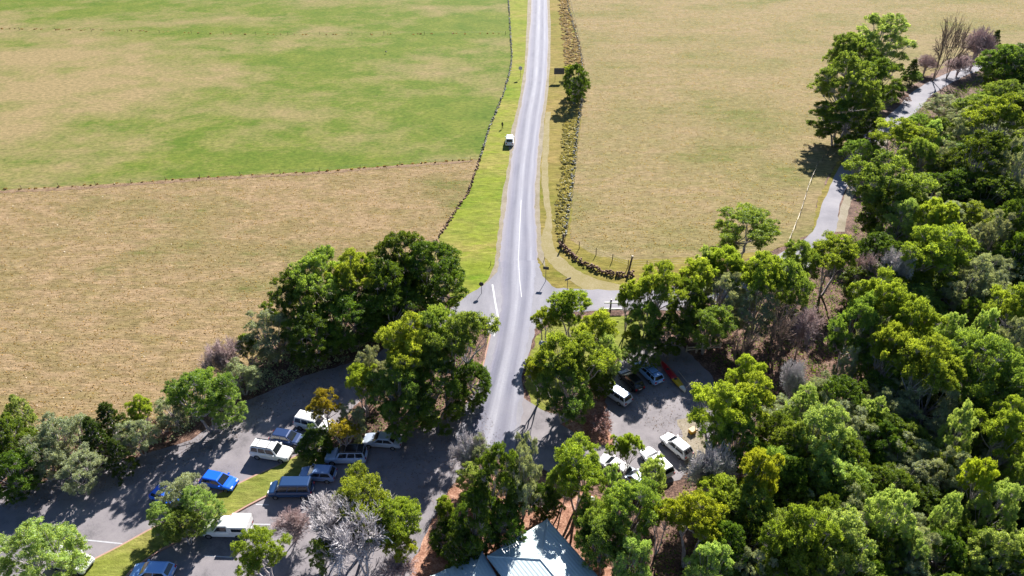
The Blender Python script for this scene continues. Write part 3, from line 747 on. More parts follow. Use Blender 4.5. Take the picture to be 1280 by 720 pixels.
tree('V', 828, 648, 20, 9, 'smaller golden yellow crown attached left of the brightest one', group=FG)
tree('B', 880, 603, 38, 8.5, 'round pale lilac leafless tree next to the parked white cars', 'bare tree')
tree('Y', 724, 590, 42, 10, 'rounded olive-green crown just above the roof apex', group=CG)
tree('G', 702, 606, 22, 7, 'thin green tree at the lower left of the rounded olive-green crown', group=CG)
tree('Y', 782, 562, 19, 8, 'small yellow-green crown over the nose of the half hidden white hatchback', group=CG)
tree('L', 815, 600, 22, 8, 'fresh green small tree below the long white car', group=CG)
tree('L', 764, 612, 14, 9, 'pointed soft green sapling right of the green-lidded tub', group=CG)
tree('G', 785, 640, 38, 11, 'fine-leaved green tree between red soil and the golden crown', group=CG)
tree('G', 755, 672, 34, 9, 'shaded fine-leaved tree along the right edge of the metal roof', group=CG)
tree('L', 790, 705, 24, 9, 'lime tree at the bottom edge right of the roof', group=CG)
tree('L', 886, 716, 28, 10, 'round lime crown at the bottom edge under the golden crown', group=FG)
tree('Y', 1000, 682, 42, 13, 'large bumpy yellow-green crown at bottom right of centre', group=FG)
tree('L', 1050, 690, 44, 12, 'large light green crown joined right of the bumpy yellow-green one', group=FG)
tree('Y', 985, 720, 40, 10, 'mixed green crown at the bottom edge left of the large light one', group=FG)
tree('L', 1104, 660, 32, 12, 'round bright green crown alone in deep shade at lower right', group=FG)
tree('L', 1130, 705, 26, 9, 'bright crown at the bottom edge right of the round lone one', group=FG)
tree('L', 1178, 655, 18, 10, 'small bright crown midway across the lower right shade', group=FG)
tree('V', 1217, 605, 22, 12, 'olive-gold small crown above two mint crowns at lower right', group=FG)
tree('L', 1238, 645, 26, 11, 'mint green crown below the olive-gold one', group=FG)
tree('S', 1207, 680, 13, 8, 'tiny mint treetop left of the bottom right corner crowns', group=FG)
tree('L', 1230, 708, 30, 10, 'bright crown at the bottom edge near the right corner', group=FG)
tree('L', 1275, 700, 24, 11, 'mint crown in the bottom right corner', group=FG)
tree('Y', 1255, 545, 40, 13, 'wide yellowish crown at the right edge of the lower right', group=FG)
tree('L', 1192, 555, 20, 12, 'soft green crown above the deep lower right shade', group=FG)
tree('S', 1130, 570, 36, 8, 'dim bluish green tree in the deep lower right shade', group=FG)
tree('D', 1100, 560, 28, 8, 'dark tree right of the tufted pale crown, in shade', group=FG)
tree('G', 1280, 600, 26, 12, 'green crown cut by the right edge at lower right', group=FG)
tree('S', 1205, 150, 22, 8, 'dull grey crown between the broad upper right crown and the far road', group=FG)
tree('G', 1150, 158, 22, 8, 'leafy green crown filling the inside of the far road bend', group=FG)
tree('D', 1168, 168, 24, 9, 'dark crown behind the pale one at the inside of the far road bend', group=FG)
tree('G', 1075, 190, 20, 8, 'dark green tree hiding the shaded middle of the right-hand road', group=FG)
tree('D', 680, 626, 20, 5.5, 'low dark bush on red soil just left of the roof apex', 'bush', 'bush', group=CG)
tree('G', 742, 648, 26, 8, 'green tree standing on red soil to the right of the roof apex', group=CG)
tree('D', 575, 690, 24, 6, 'dark bush filling the gap before the smaller metal roof', 'bush', 'bush', group=CG)
tree('Y', 930, 475, 26, 10, 'yellow-green crown rising behind the two bright gravel-edge crowns', group=FG)
tree('R', 1131, 122, 9, 2.5, 'small dark purplish bush at the inner edge of the far road', 'bush', 'bush', group=FG)
# dark trees and shrubs before the roof
tree('S', 600, 572, 26, 8, 'twiggy half-bare grey tree at the end of the pale road', 'tree', group=CG)
tree('B', 590, 572, 20, 7, 'bare twigs tree before the pale road end', 'bare tree')
tree('L', 592, 608, 22, 7, 'pale leaved tree left of the tall near-black tree', group=CG)
tree('D', 620, 612, 32, 14, 'tall near-black tree at centre bottom between the road and the roofs', 'tree', 'tree', group=CG)
tree('S', 650, 606, 24, 13, 'tall grey-green tree, right twin of the near-black one', 'tree', 'tree', group=CG)
tree('S', 658, 588, 18, 12, 'grey leaved tree top against the dark road shade above the roof', group=CG)
tree('D', 596, 652, 32, 10, 'dark broad tree between the two metal roofs and the road', group=CG)
tree('D', 632, 657, 28, 8, 'dark tree immediately behind the shaded antenna roof corner', group=CG)
tree('Y', 557, 640, 15, 6.5, 'small upright yellow-green shrub at the red soil edge', 'bush', 'bush', group=CG)
tree('D', 556, 672, 22, 4, 'low dark green shrub on red soil left of the roofs', 'bush', 'bush', group=CG)
# bottom, left of centre
BT = 'trees over the bottom parking rows'
tree('Y', 452, 630, 44, 9.5, 'broad dome of bright green beside the grey leafless tree', group=BT)
tree('Y', 492, 652, 36, 9, 'right slope crown of the bright green dome', group=BT)
tree('V', 500, 685, 24, 7, 'small olive crown at the foot of the bright green dome', group=BT)
tree('B', 452, 684, 60, 8.5, 'large pale grey leafless tree at the bottom, left of centre', 'bare tree', var=0)
tree('B', 418, 662, 42, 7.5, 'smaller pale grey leafless tree at the left of the largest one', 'bare tree', var=1)
tree('P', 365, 660, 28, 4, 'low pinkish leafless brush left of the grey leafless trees', 'bush', 'bare_bush')
tree('G', 402, 692, 17, 6.5, 'small dark green pointed bush before the grey leafless trees', 'bush', 'bush', group=BT)
tree('Y', 326, 692, 34, 8, 'low yellow-green crown just below the white canopy ute', group=BT)
tree('P', 500, 712, 26, 4, 'pinkish leafless brush at the bottom edge by the red soil', 'bush', 'bare_bush')
# understorey that closes the forest between the crowns
fr = random.Random(5); k = 0
UL = {'D': 'dark green mid-height tree packed between the taller crowns of the forest', 'S': 'dull grey-green mid-height tree packed between the taller crowns of the forest', 'G': 'plain mid green tree packed between the taller crowns of the forest', 'Y': 'small olive-topped tree packed between the taller crowns of the forest'}
for yy in range(95, 800, 28):
    for xx in range(850, 1340, 42):
        x = xx + fr.uniform(-14, 14); y = yy + fr.uniform(-9, 9)
        # forest outline in the picture
        if y < 330 and x < 1085 + (330 - y) * .55 + 30: continue
        if y < 440 and x < 1050 : continue
        if y < 520 and x < 1075: continue
        if y < 640 and x < 960: continue
        if x < 900: continue
        kd = fr.choice('DDSGYGSD'); h = fr.uniform(6, 9.5); p = g(x, y, 0)
        if any(math.hypot(p.x - q[0], p.y - q[1]) < .35 * q[2] for q in placed): continue
        tree(kd, x, y - 20, fr.uniform(28, 38), h, UL[kd], group='understorey trees of the forest'); k += 1
print('understorey', k, 'trees', len(placed))

# ------------------------------------------------------------------ dry stone walls
def stones(name, line, width, height, size, mat, label, cat='wall', gaps=0.0, seed=1, per=1.0):
    r = np.random.RandomState(seed); V = []; Fq = []; T = []
    box = np.array([(-1,-1,-1),(1,-1,-1),(1,1,-1),(-1,1,-1),(-1,-1,1),(1,-1,1),(1,1,1),(-1,1,1)], float)
    fq = np.array([(3,2,1,0),(4,5,6,7),(0,1,5,4),(1,2,6,5),(2,3,7,6),(3,0,4,7)])
    for i in range(len(line) - 1):
        a = np.array(line[i][:2], float); b = np.array(line[i + 1][:2], float); d = b - a; L = np.linalg.norm(d)
        if L < .01: continue
        d /= L; nrm = np.array([-d[1], d[0]])
        k = int(L * width * height / size ** 3 * .16 * per) + 1
        for _ in range(k):
            t = r.rand() * L; zc = r.rand() ** 1.2 * height; o = r.uniform(-.5, .5) * width * (1 - .45 * zc / height)
            if gaps and (math.sin((a[1] + d[1] * t) * .31) + math.sin((a[1] + d[1] * t) * .83)) * .5 > 1 - gaps * 2 and r.rand() < .7: zc *= .3
            s = size * r.uniform(.55, 1.15, 3) * np.array([.62, .5, .42]); an = r.rand() * 3.14; ca, sa = math.cos(an), math.sin(an)
            q = box * s * r.uniform(.75, 1.1, (8, 3)); q[4:, :2] *= .78
            q = np.stack([q[:, 0] * ca - q[:, 1] * sa, q[:, 0] * sa + q[:, 1] * ca, q[:, 2]], 1)
            q += np.array([a[0] + d[0] * t + nrm[0] * o, a[1] + d[1] * t + nrm[1] * o, zc + .05])
            V.append(q); Fq.append(fq + 8 * (len(V) - 1)); T += [r.rand()] * 6
    me = fast_mesh(name, np.concatenate(V), np.concatenate(Fq), T)
    return tag(link(name, me, mat), label, cat)
stones('dry_stone_wall', WALL_L[:9], .55, .5, .34, M['stone'], 'low crumbling grey stone wall between the green pasture and the bright verge', gaps=.25, per=2.4)
stones('dry_stone_wall', WALL_L[8:] + PX((540,310),(530,322)), .55, .5, .34, M['brownstone'], 'low stone wall with brown stones between the straw-coloured paddock and the bright verge', gaps=.25, seed=3, per=2.4)
stones('dry_stone_wall', smooth_line(PX((700,306),(712,318),(730,331),(752,341),(772,345.5),(792,345))), 1.0, .8, .34, M['brownstone'], 'curved brown stone wall sweeping around the paddock corner above the dirt track', seed=5, per=3.0)
stones('stone', PX((481,67.6),(483,67.6)), .7, .7, .6, M['black'], 'single small black rock lying alone in the green pasture', 'rock', seed=8)

# ------------------------------------------------------------------ clumpy hedges on the bank right of the road
LF['H'] = leaf_mat('straw_bramble', (.24, .18, .14), (.62, .50, .38), .3)
LF['J'] = leaf_mat('olive_hedge_leaf', (.15, .16, .06), (.42, .40, .19), .35)
LF['W'] = leaf_mat('rank_weeds', (.16, .10, .05), (.36, .27, .13), .4)
def hedge(name, Lp, Rp, h, key, label, cat='hedge', dens=1.0, seed=1, crad=.55, lsz=.17):
    r = np.random.RandomState(seed); A = smooth_line(Lp, 10); Bq = smooth_line(Rp, 10); P = []; D = []; T = []
    for i in range(len(A) - 1):
        seg = ((A[i + 1] + Bq[i + 1]) / 2 - (A[i] + Bq[i]) / 2).length; w = (A[i] - Bq[i]).length
        k = max(1, int(seg * w * .9 * dens))
        for _ in range(k):
            u = r.rand(); t = r.rand(); p = A[i].lerp(A[i + 1], t).lerp(Bq[i].lerp(Bq[i + 1], t), u)
            cr = crad * r.uniform(.6, 1.4); hz = h * (1 - abs(u - .5) * .9) * r.uniform(.5, 1.1); n = int(150 * (cr / .55) ** 2)
            q = rdir(n, r) * r.uniform(.5, 1.05, (n, 1)); q[:, 2] = np.abs(q[:, 2])
            P.append(np.array([p.x, p.y, 0]) + q * np.array([cr, cr, hz])); D.append(q + np.array([0, 0, .3])); T.append(np.clip(r.rand() * .5 + .25 + r.uniform(-.25, .25, n), 0, 1))
    P = np.concatenate(P); D = np.concatenate(D); D /= np.linalg.norm(D, axis=1, keepdims=True)
    V, Fc = leaf_cards(P, D, lsz * r.uniform(.6, 1.4, len(P)), r)
    return tag(link(name, fast_mesh(name, V, Fc, np.concatenate(T)), LF[key]), label, cat)
hedge('bramble_hedge', PX((695,-60),(698,0),(701,30),(704,55),(707,82)), PX((706,-60),(710,0),(718,30),(724,55),(729,84)), 0.6, 'H', 'dry brown-grey bramble hedge on the road bank behind the large sign', crad=.6, dens=.9)
hedge('bramble_hedge', PX((709,132),(706,150),(703,176),(701,210),(697,245),(695,275),(698,303)), PX((724,130),(723,150),(720,176),(717,210),(713,245),(708,275),(706,303)), 0.5, 'J', 'low olive hedge with stones running between the right verge and the paddock', seed=4, crad=.5, dens=2.2)
stones('dry_stone_wall', smooth_line(PX((708,0),(716,30),(724,60),(729,95),(727,125),(723,150),(720,176),(717,210),(713,245),(708,275),(706,300))), .8, .6, .36, M['stone'], 'thin line of grey stones along the paddock edge of the bank hedge', seed=9, per=1.0)
hedge('weeds', PX((-20,35),(160,38),(320,42.5),(635,41.5)), PX((-20,36.3),(160,39.3),(320,43.5),(635,42.7)), .3, 'W', None, None, .35, 6, .3)['kind'] = 'stuff'
hedge('weeds', PX((0,236.4),(120,230.4),(250,221.5),(400,213.5),(500,205.5),(590,198.6)), PX((0,238.2),(120,232),(250,223.2),(400,215),(500,207),(590,200)), .28, 'W', None, None, .3, 7, .25)['kind'] = 'stuff'
sheet('dirt_track', PX((0,238.5),(120,232.5),(250,223.5),(400,215.5),(500,207.5),(590,200.5),(590,202.5),(500,209.5),(400,217.7),(250,225.8),(120,235.4),(0,241.6)), .03, M['strip'], .3)
tree('D', 719, 103, 16, 10.5, 'lone dark-faced tree on the road bank throwing a long shadow beside the large sign')
tree('V', 712, 87, 8, 4, 'sunlit top of the lone dark tree by the large sign, made as a separate golden bush', 'bush', 'bush')  # golden leaves stand in for the sunlit top of the dark tree
for (x, y, r_, h) in ((716, 108, 11, 5), (727, 106, 10, 6)):
    tree('D', x, y, r_, h, 'dark shaded bush at the foot of the lone bank tree, ' + ('road side' if x < 720 else 'paddock side'), 'bush', 'bush')

# ------------------------------------------------------------------ forest litter: low ground plants (stuff)
def scatter(name, poly, n, h, key, seed, cards=7, lsz=.13):
    r = np.random.RandomState(seed); P_ = np.array([p[:2] for p in poly]); lo = P_.min(0); hi = P_.max(0); pts = []
    def inside(q):
        c = np.zeros(len(q), bool); j = len(P_) - 1
        for i in range(len(P_)):
            a, b = P_[i], P_[j]
            c ^= ((a[1] > q[:, 1]) != (b[1] > q[:, 1])) & (q[:, 0] < (b[0] - a[0]) * (q[:, 1] - a[1]) / (b[1] - a[1] + 1e-9) + a[0]); j = i
        return c
    got = 0
    while got < n:
        q = lo + r.rand(n, 2) * (hi - lo); q = q[inside(q)]; pts.append(q); got += len(q)
        if not len(q): break
    q = np.concatenate(pts)[:n]; c = np.repeat(np.column_stack([q, np.full(len(q), h * .4)]), cards, 0)
    c[:, :2] += r.normal(size=(len(c), 2)) * h * .6; c[:, 2] = np.abs(r.normal(size=len(c))) * h * .6 + .03
    D = rdir(len(c), r) + np.array([0, 0, .5]); D /= np.linalg.norm(D, axis=1, keepdims=True)
    V, Fc = leaf_cards(c, D, lsz * r.uniform(.6, 1.4, len(c)), r)
    return tag(link(name, fast_mesh(name, V, Fc, np.repeat(r.rand(len(q)), cards)), LF[key]), kind='stuff')
scatter('undergrowth', PX((850,345),(1000,320),(1060,300),(1100,200),(1150,130),(1300,60),(1500,400),(1500,760),(800,760),(860,600),(920,520)), 14000, .5, 'D', 21)
scatter('undergrowth', PX((0,600),(0,530),(200,525),(300,470),(345,420),(440,350),(560,375),(540,392),(460,440),(360,480),(290,500),(220,548),(150,572),(60,596)), 2200, .45, 'S', 22)
scatter('undergrowth', PX((860,400),(1050,400),(1060,470),(990,500),(900,470)), 500, .25, 'R', 23, lsz=.09)
scatter('undergrowth', PX((600,470),(598,405),(500,468),(410,545),(430,565),(575,508)), 700, .4, 'D', 24)
LF['Q'] = leaf_mat('fallen_leaves_brown', (.10, .06, .04), (.34, .22, .13), .1)
scatter('fallen_leaves', PX((0,640),(0,598),(160,578),(240,552),(300,508),(380,472),(470,446),(500,430),(560,392),(520,440),(450,470),(380,505),(300,545),(220,590),(120,620)), 2600, .08, 'Q', 41, 4, .05)
scatter('fallen_leaves', PX((440,565),(560,520),(600,500),(640,560),(560,640),(480,600)), 1200, .08, 'Q', 42, 4, .05)
scatter('fallen_leaves', PX((700,520),(760,470),(850,440),(890,480),(900,540),(850,600),(820,540),(780,520)), 1500, .08, 'Q', 43, 4, .05)
LF['T1'] = leaf_mat('straw_blades', (.20, .145, .06), (.46, .35, .17), .3)
LF['T2'] = leaf_mat('green_blades', (.13, .17, .02), (.33, .36, .05), .3)
def tussocks(name, x0, x1, y0, y1, poly, n, key, seed, hs=.22):
    """short upright blades standing on the pasture"""
    r = np.random.RandomState(seed); y = y0 + (y1 - y0) * r.rand(n) ** 1.7; x = r.uniform(x0, x1, n)
    P_ = np.array([p[:2] for p in poly]); c = np.zeros(n, bool); j = len(P_) - 1
    for i in range(len(P_)):
        a, b = P_[i], P_[j]
        c ^= ((a[1] > y) != (b[1] > y)) & (x < (b[0] - a[0]) * (y - a[1]) / (b[1] - a[1] + 1e-9) + a[0]); j = i
    x = x[c]; y = y[c]; n = len(x); az = r.rand(n) * 6.283; h = hs * r.uniform(.5, 1.3, n); w = h * r.uniform(.5, 1.1, n)
    B_ = np.column_stack([x, y, np.full(n, .02)]); u = np.column_stack([np.cos(az), np.sin(az), 0 * az]) * w[:, None]; up = np.column_stack([r.normal(size=n) * .05, r.normal(size=n) * .05, h])
    V = np.stack([B_ - u, B_ + u, B_ + u * .6 + up, B_ - u * .5 + up * .9], 1).reshape(-1, 3)
    return tag(link(name, fast_mesh(name, V, np.arange(4 * n).reshape(-1, 4), r.rand(n)), LF[key]), kind='stuff')
dryp = WALL_L[i_m:] + near_left[1:] + list(reversed(MID))
tussocks('grass_tussocks', -190, -4, 55, 152, dryp, 90000, 'T1', 31, .10)
rightp = PX((712,300),(720,180),(729,120),(722,50),(712,-40),(1600,-40),(1500,20),(1150,50),(1100,60),(1010,200),(985,290),(890,315),(790,318),(745,312))
tussocks('grass_tussocks', 8, 260, 98, 420, rightp, 120000, 'T1', 32, .11)

# ------------------------------------------------------------------ fences
def fence(label, line, mat_post, h=1.15, r=.06, gap=4.0, wires=3, name='wire_fence', cat='fence'):
    P = [Vector(p[:2]) for p in line]; e = empty(name, (P[0].x, P[0].y, 0), label=label, cat=cat)
    pm = MB(); pm.tube((0,0,-.2), (0,0,h), r, r * .85, 6); base = None
    pts = []
    for i in range(len(P) - 1):
        L = (P[i+1] - P[i]).length; k = max(1, round(L / gap))
        pts += [P[i].lerp(P[i+1], j / k) for j in range(k)]
    pts.append(P[-1])
    for q in pts[:100]:
        if base is None: o = pm.build('post', mat_post, e); base = o
        else: o = base.copy(); COL.objects.link(o)
        o.location = (q.x - P[0].x, q.y - P[0].y, 0); o.rotation_euler = (random.uniform(-.06, .06), random.uniform(-.06, .06), 0)
    for w in range(wires):
        z = h * (.9 - .28 * w); m = MB()
        for a, b in zip(pts[:-1], pts[1:]):
            m.tube((a.x - P[0].x, a.y - P[0].y, z), (b.x - P[0].x, b.y - P[0].y, z), .008, .008, 3, cap=False)
        m.build('wire', M['wire'], e)
    return e
fence('wire fence with thin dark posts around the paddock corner, ending at a tall leaning post', PX((706,302),(724,311),(745,319),(765,327),(785,334)), M['post'], 1.5, .07, 4.5)
fence('straight wire fence from the tall post towards the isolated airy tree', PX((787,336),(808,335),(834,333),(861,332),(886,326),(912,322),(950,316)), M['post'], 1.5, .07, 5)
fence('wire fence beside the side road verge at the dry paddock', PX((983,310),(1000,268),(1010,235),(1022,207),(1034,195)), M['post'], 1.2, .06, 4)
fence('distant wire fence crossing the top of the green pasture', PX((-20,37),(160,40),(320,44),(480,43.5),(632,43)), M['post'], 1.1, .07, 12, 2)
fence('wire fence dividing the green pasture from the straw-coloured paddock', PX((-20,239),(120,232),(250,223),(400,215),(500,207),(588,201)), M['post'], 1.0, .05, 8, 2)
fence('wire fence running along the right side of the bank hedge', PX((713,2),(723,45),(731,85),(730,120),(724,160),(721,200),(716,245),(709,290)), M['palepost'], 1.1, .06, 5, 2)
def post_thing(px, h, r, mat, label, lean=(0,0), name='fence_post', cat='post', capm=None):
    p = g(*px); m = MB(); m.tube((0,0,-.2), (lean[0],lean[1],h), r, r*.85, 8)
    if capm: 
        e = empty(name, (p.x,p.y,0), label=label, cat=cat); m.build('shaft', mat, e); c = MB(); c.tube((lean[0],lean[1],h),(lean[0]*1.08,lean[1]*1.08,h*1.08),r*1.3,r*1.1,8); c.build('cap', capm, e); return e
    o = m.build(name, mat); o.location = (p.x, p.y, 0); return tag(o, label, cat)
post_thing((786,338), 2.6, .17, M['post'], 'tall dark leaning corner post with a pale top at the paddock bend', (.35,.1), capm=M['palepost'])
post_thing((702,309), 2.6, .17, M['post'], 'dark thick gate post at the lower end of the bank hedge', (.3,.1))
post_thing((679.5,327), .9, .05, M['post'], 'short roadside marker post on the right verge', (.15,0), 'marker_post')
post_thing((613,332), .9, .05, M['post'], 'short roadside marker post on the left verge', (.1,0), 'marker_post')
post_thing((870,441), 2.6, .14, M['palepost'], 'pale timber post standing by the shaded rail', (0,0), 'timber_post')

# rail barrier in the shade, white gate
def rail(label, a, b, zs, r, mat, posts, name='rail_fence', cat='fence', pr=.08, ph=None, pm=None):
    A = g(*a); Bv = g(*b); e = empty(name, (A.x, A.y, 0), math.atan2(Bv.y - A.y, Bv.x - A.x), label=label, cat=cat); L = (Bv - A).length
    for z in zs:
        m = MB(); m.box(-.1, L + .1, -r * .5, r * .5, z - r, z + r); m.build('rail', mat, e, bevel=.01)
    for t in posts:
        m = MB(); m.box(L*t - pr, L*t + pr, r*.5 + .01, r*.5 + 2*pr, -.1, ph or zs[0] + .25); m.build('post', pm or mat, e, bevel=.01)
    return e
rail('pale timber rail barrier in deep shade behind the gravel car park', (858,441), (900,437), (.95,.5), .09, M['palepost'], (0,.33,.66,1))
rail('white two-bar gate on a dark post beside the track entrance', (755,391), (777,391), (1.9,.75), .11, M['white'], (.35,), 'gate', 'gate', .12, 2.4, M['black'])

# ------------------------------------------------------------------ signs
def sign(name, base, h0, w, h, label, cat='sign', rz=0, round_=False, posts=(0,), face=None, thick=.04, tilt=0, pr=.045, pm=None):
    p = g(*base); e = empty(name, (p.x, p.y, 0), R_(rz), label=label, cat=cat)
    for t in posts:
        m = MB(); m.tube((t,0,-.1), (t,0,h0+h*.9), pr, pr, 8); m.build('pole', pm or M['grey'], e)
    m = MB()
    if round_: m.tube((0,-pr-.01-thick,h0+h/2), (0,-pr-.01,h0+h/2), w/2, w/2, 24)
    else: m.box(-w/2, w/2, -pr-.01-thick, -pr-.01, h0, h0+h)
    o = m.build('panel', face or M['grey'], e, bevel=.01)
    if tilt: o.rotation_euler = (R_(tilt), 0, 0)
    if not round_:
        m = MB(); [m.box(-w/2+.1, w/2-.1, -pr-.012-thick-.03, -pr-.012-thick, h0+h*k-.03, h0+h*k+.03) for k in (.25,.75)]; m.build('brace', M['wire'], e)
    return e
sign('road_sign', (698.5,102), 2.1, 2.9, 1.75, 'large dark-backed road sign on two posts at the right verge', posts=(-1.1,1.1))
lg = plain('light_sign_face', (.5,.48,.5), .5)
sign('road_sign', (650.5,98), 2.4, 1.1, 1.1, 'round pale speed sign on a thin pole at the left verge', round_=True, face=lg)
sign('road_sign', (602,367), 1.5, .75, .75, 'small round dark-backed sign at the left corner of the junction', round_=True, face=M['black'])
sign('road_sign', (682,352), 2.4, .95, .55, 'dark-backed plate on a tall pole at the right corner of the junction', rz=-10, face=M['black'])
sign('road_sign', (709,362), 1.9, 1.15, .35, 'slanted narrow fingerboard pole sign next to the junction tree', rz=35, face=M['grey'])
e = sign('notice_board', (683,445), 1.0, 2.0, 1.2, 'low dark notice board with a pale top at the tree by the road edge', rz=-15, posts=(-.8,.8), face=M['black'])
m = MB(); m.box(-1.1, 1.1, -.5, .35, 2.25, 2.33); m.build('cover', lg, e, bevel=.01)

# ------------------------------------------------------------------ person on the verge
def person(px, label):
    p = g(*px); J = {'pelvis': (0,0,.95), 'chest': (0,0,1.30), 'neck': (0,0,1.50), 'head': (0,-.01,1.60), 'crown': (0,-.01,1.73)}
    V = [(0,0,.95),(0,.01,1.15),(0,.01,1.38),(0,0,1.50),(0,-.02,1.60),(0,-.01,1.71)]; Rr = [.14,.13,.155,.06,.085,.075]; E = [(0,1),(1,2),(2,3),(3,4),(4,5)]
    for s in (-1, 1):
        b = len(V); V += [(s*.19,.01,1.42),(s*.26,.02,1.15),(s*.25,-.06,.92),(s*.25,-.09,.83)]; Rr += [.06,.047,.036,.04]; E += [(2,b),(b,b+1),(b+1,b+2),(b+2,b+3)]
        b = len(V); V += [(s*.1,0,.88),(s*.12,-.02,.5),(s*.12,.02,.08),(s*.13,-.13,.04)]; Rr += [.095,.065,.045,.04]; E += [(0,b),(b,b+1),(b+1,b+2),(b+2,b+3)]
    me = bpy.data.meshes.new('person'); me.from_pydata(V, E, []); o = link('person', me, plain('dark_clothes', (.02,.02,.025), .9))
    me.materials.append(plain('skin', (.45,.28,.2), .6))
    mo = o.modifiers.new('skin', 'SKIN'); sv = me.skin_vertices[0].data
    for i, r in enumerate(Rr): sv[i].radius = (r, r)
    sv[0].use_root = True; ss = o.modifiers.new('sub', 'SUBSURF'); ss.levels = 1; ss.render_levels = 1
    o.location = (p.x, p.y, .04); o.rotation_euler = (0, 0, 2.6)
    hm = MB(); hm.tube((0,-.005,1.62),(0,.0,1.745),.095,.06,10); h = hm.build('hair', plain('dark_hair', (.02,.015,.012), .8), o)
    return tag(o, label, 'person')
person((628,161), 'person in dark clothes standing on the bright verge behind the parked white car')

# ------------------------------------------------------------------ vehicles
def paint(name, c, metal=.25, rough=.28):
    m, n, out = newmat(name); b = surf(n, out, c, rough, None, spec=.5, metal=metal); b.inputs['Coat Weight'].default_value = .6; b.inputs['Coat Roughness'].default_value = .08; return m
PA = {'white': paint('white_car_paint', (.78,.78,.78), 0), 'silver': paint('silver_car_paint', (.48,.55,.68), .3), 'paleblue': paint('pale_blue_car_paint', (.42,.55,.78), .2),
      'blue': paint('bright_blue_car_paint', (.012,.13,.75), .1), 'steel': paint('steel_blue_car_paint', (.20,.30,.52), .2), 'navy': paint('navy_car_paint', (.025,.05,.14), .2),
      'teal': paint('dark_blue_teal_car_paint', (.02,.055,.15), .2), 'black': paint('black_car_paint', (.015,.015,.02), .2), 'lightblue': paint('light_blue_car_paint', (.25,.46,.85), .1)}
GL = paint('car_glass', (.012,.016,.022), 0, .06); TY = plain('tyre_rubber', (.02,.02,.02), .9); RM = plain('alloy_rim', (.35,.35,.37), .35, .8); TRM = plain('black_trim', (.025,.025,.028), .6)
HLm = plain('headlamp_lens', (.75,.78,.8), .1, 0, .6); TLm = plain('tail_lamp_lens', (.35,.01,.012), .2, 0, .5)
TYPES = {   # length, width, height, belt, hood, greenhouse base rear/front, roof rear/front
 'hatch': (4.2,1.76,1.47,.95,.88,-2.0,1.05,-1.55,.30), 'sedan': (4.75,1.82,1.44,.93,.88,-1.65,1.1,-.95,.35), 'wagon': (4.75,1.82,1.5,.95,.9,-2.25,1.1,-1.95,.4),
 'suv': (4.85,1.92,1.85,1.12,1.08,-2.32,1.10,-2.15,.62), 'van': (4.95,1.92,1.98,1.1,1.05,-2.38,1.65,-2.25,.95), 'ute': (5.2,1.9,1.8,1.08,1.05,-.55,1.15,-.45,.55)}
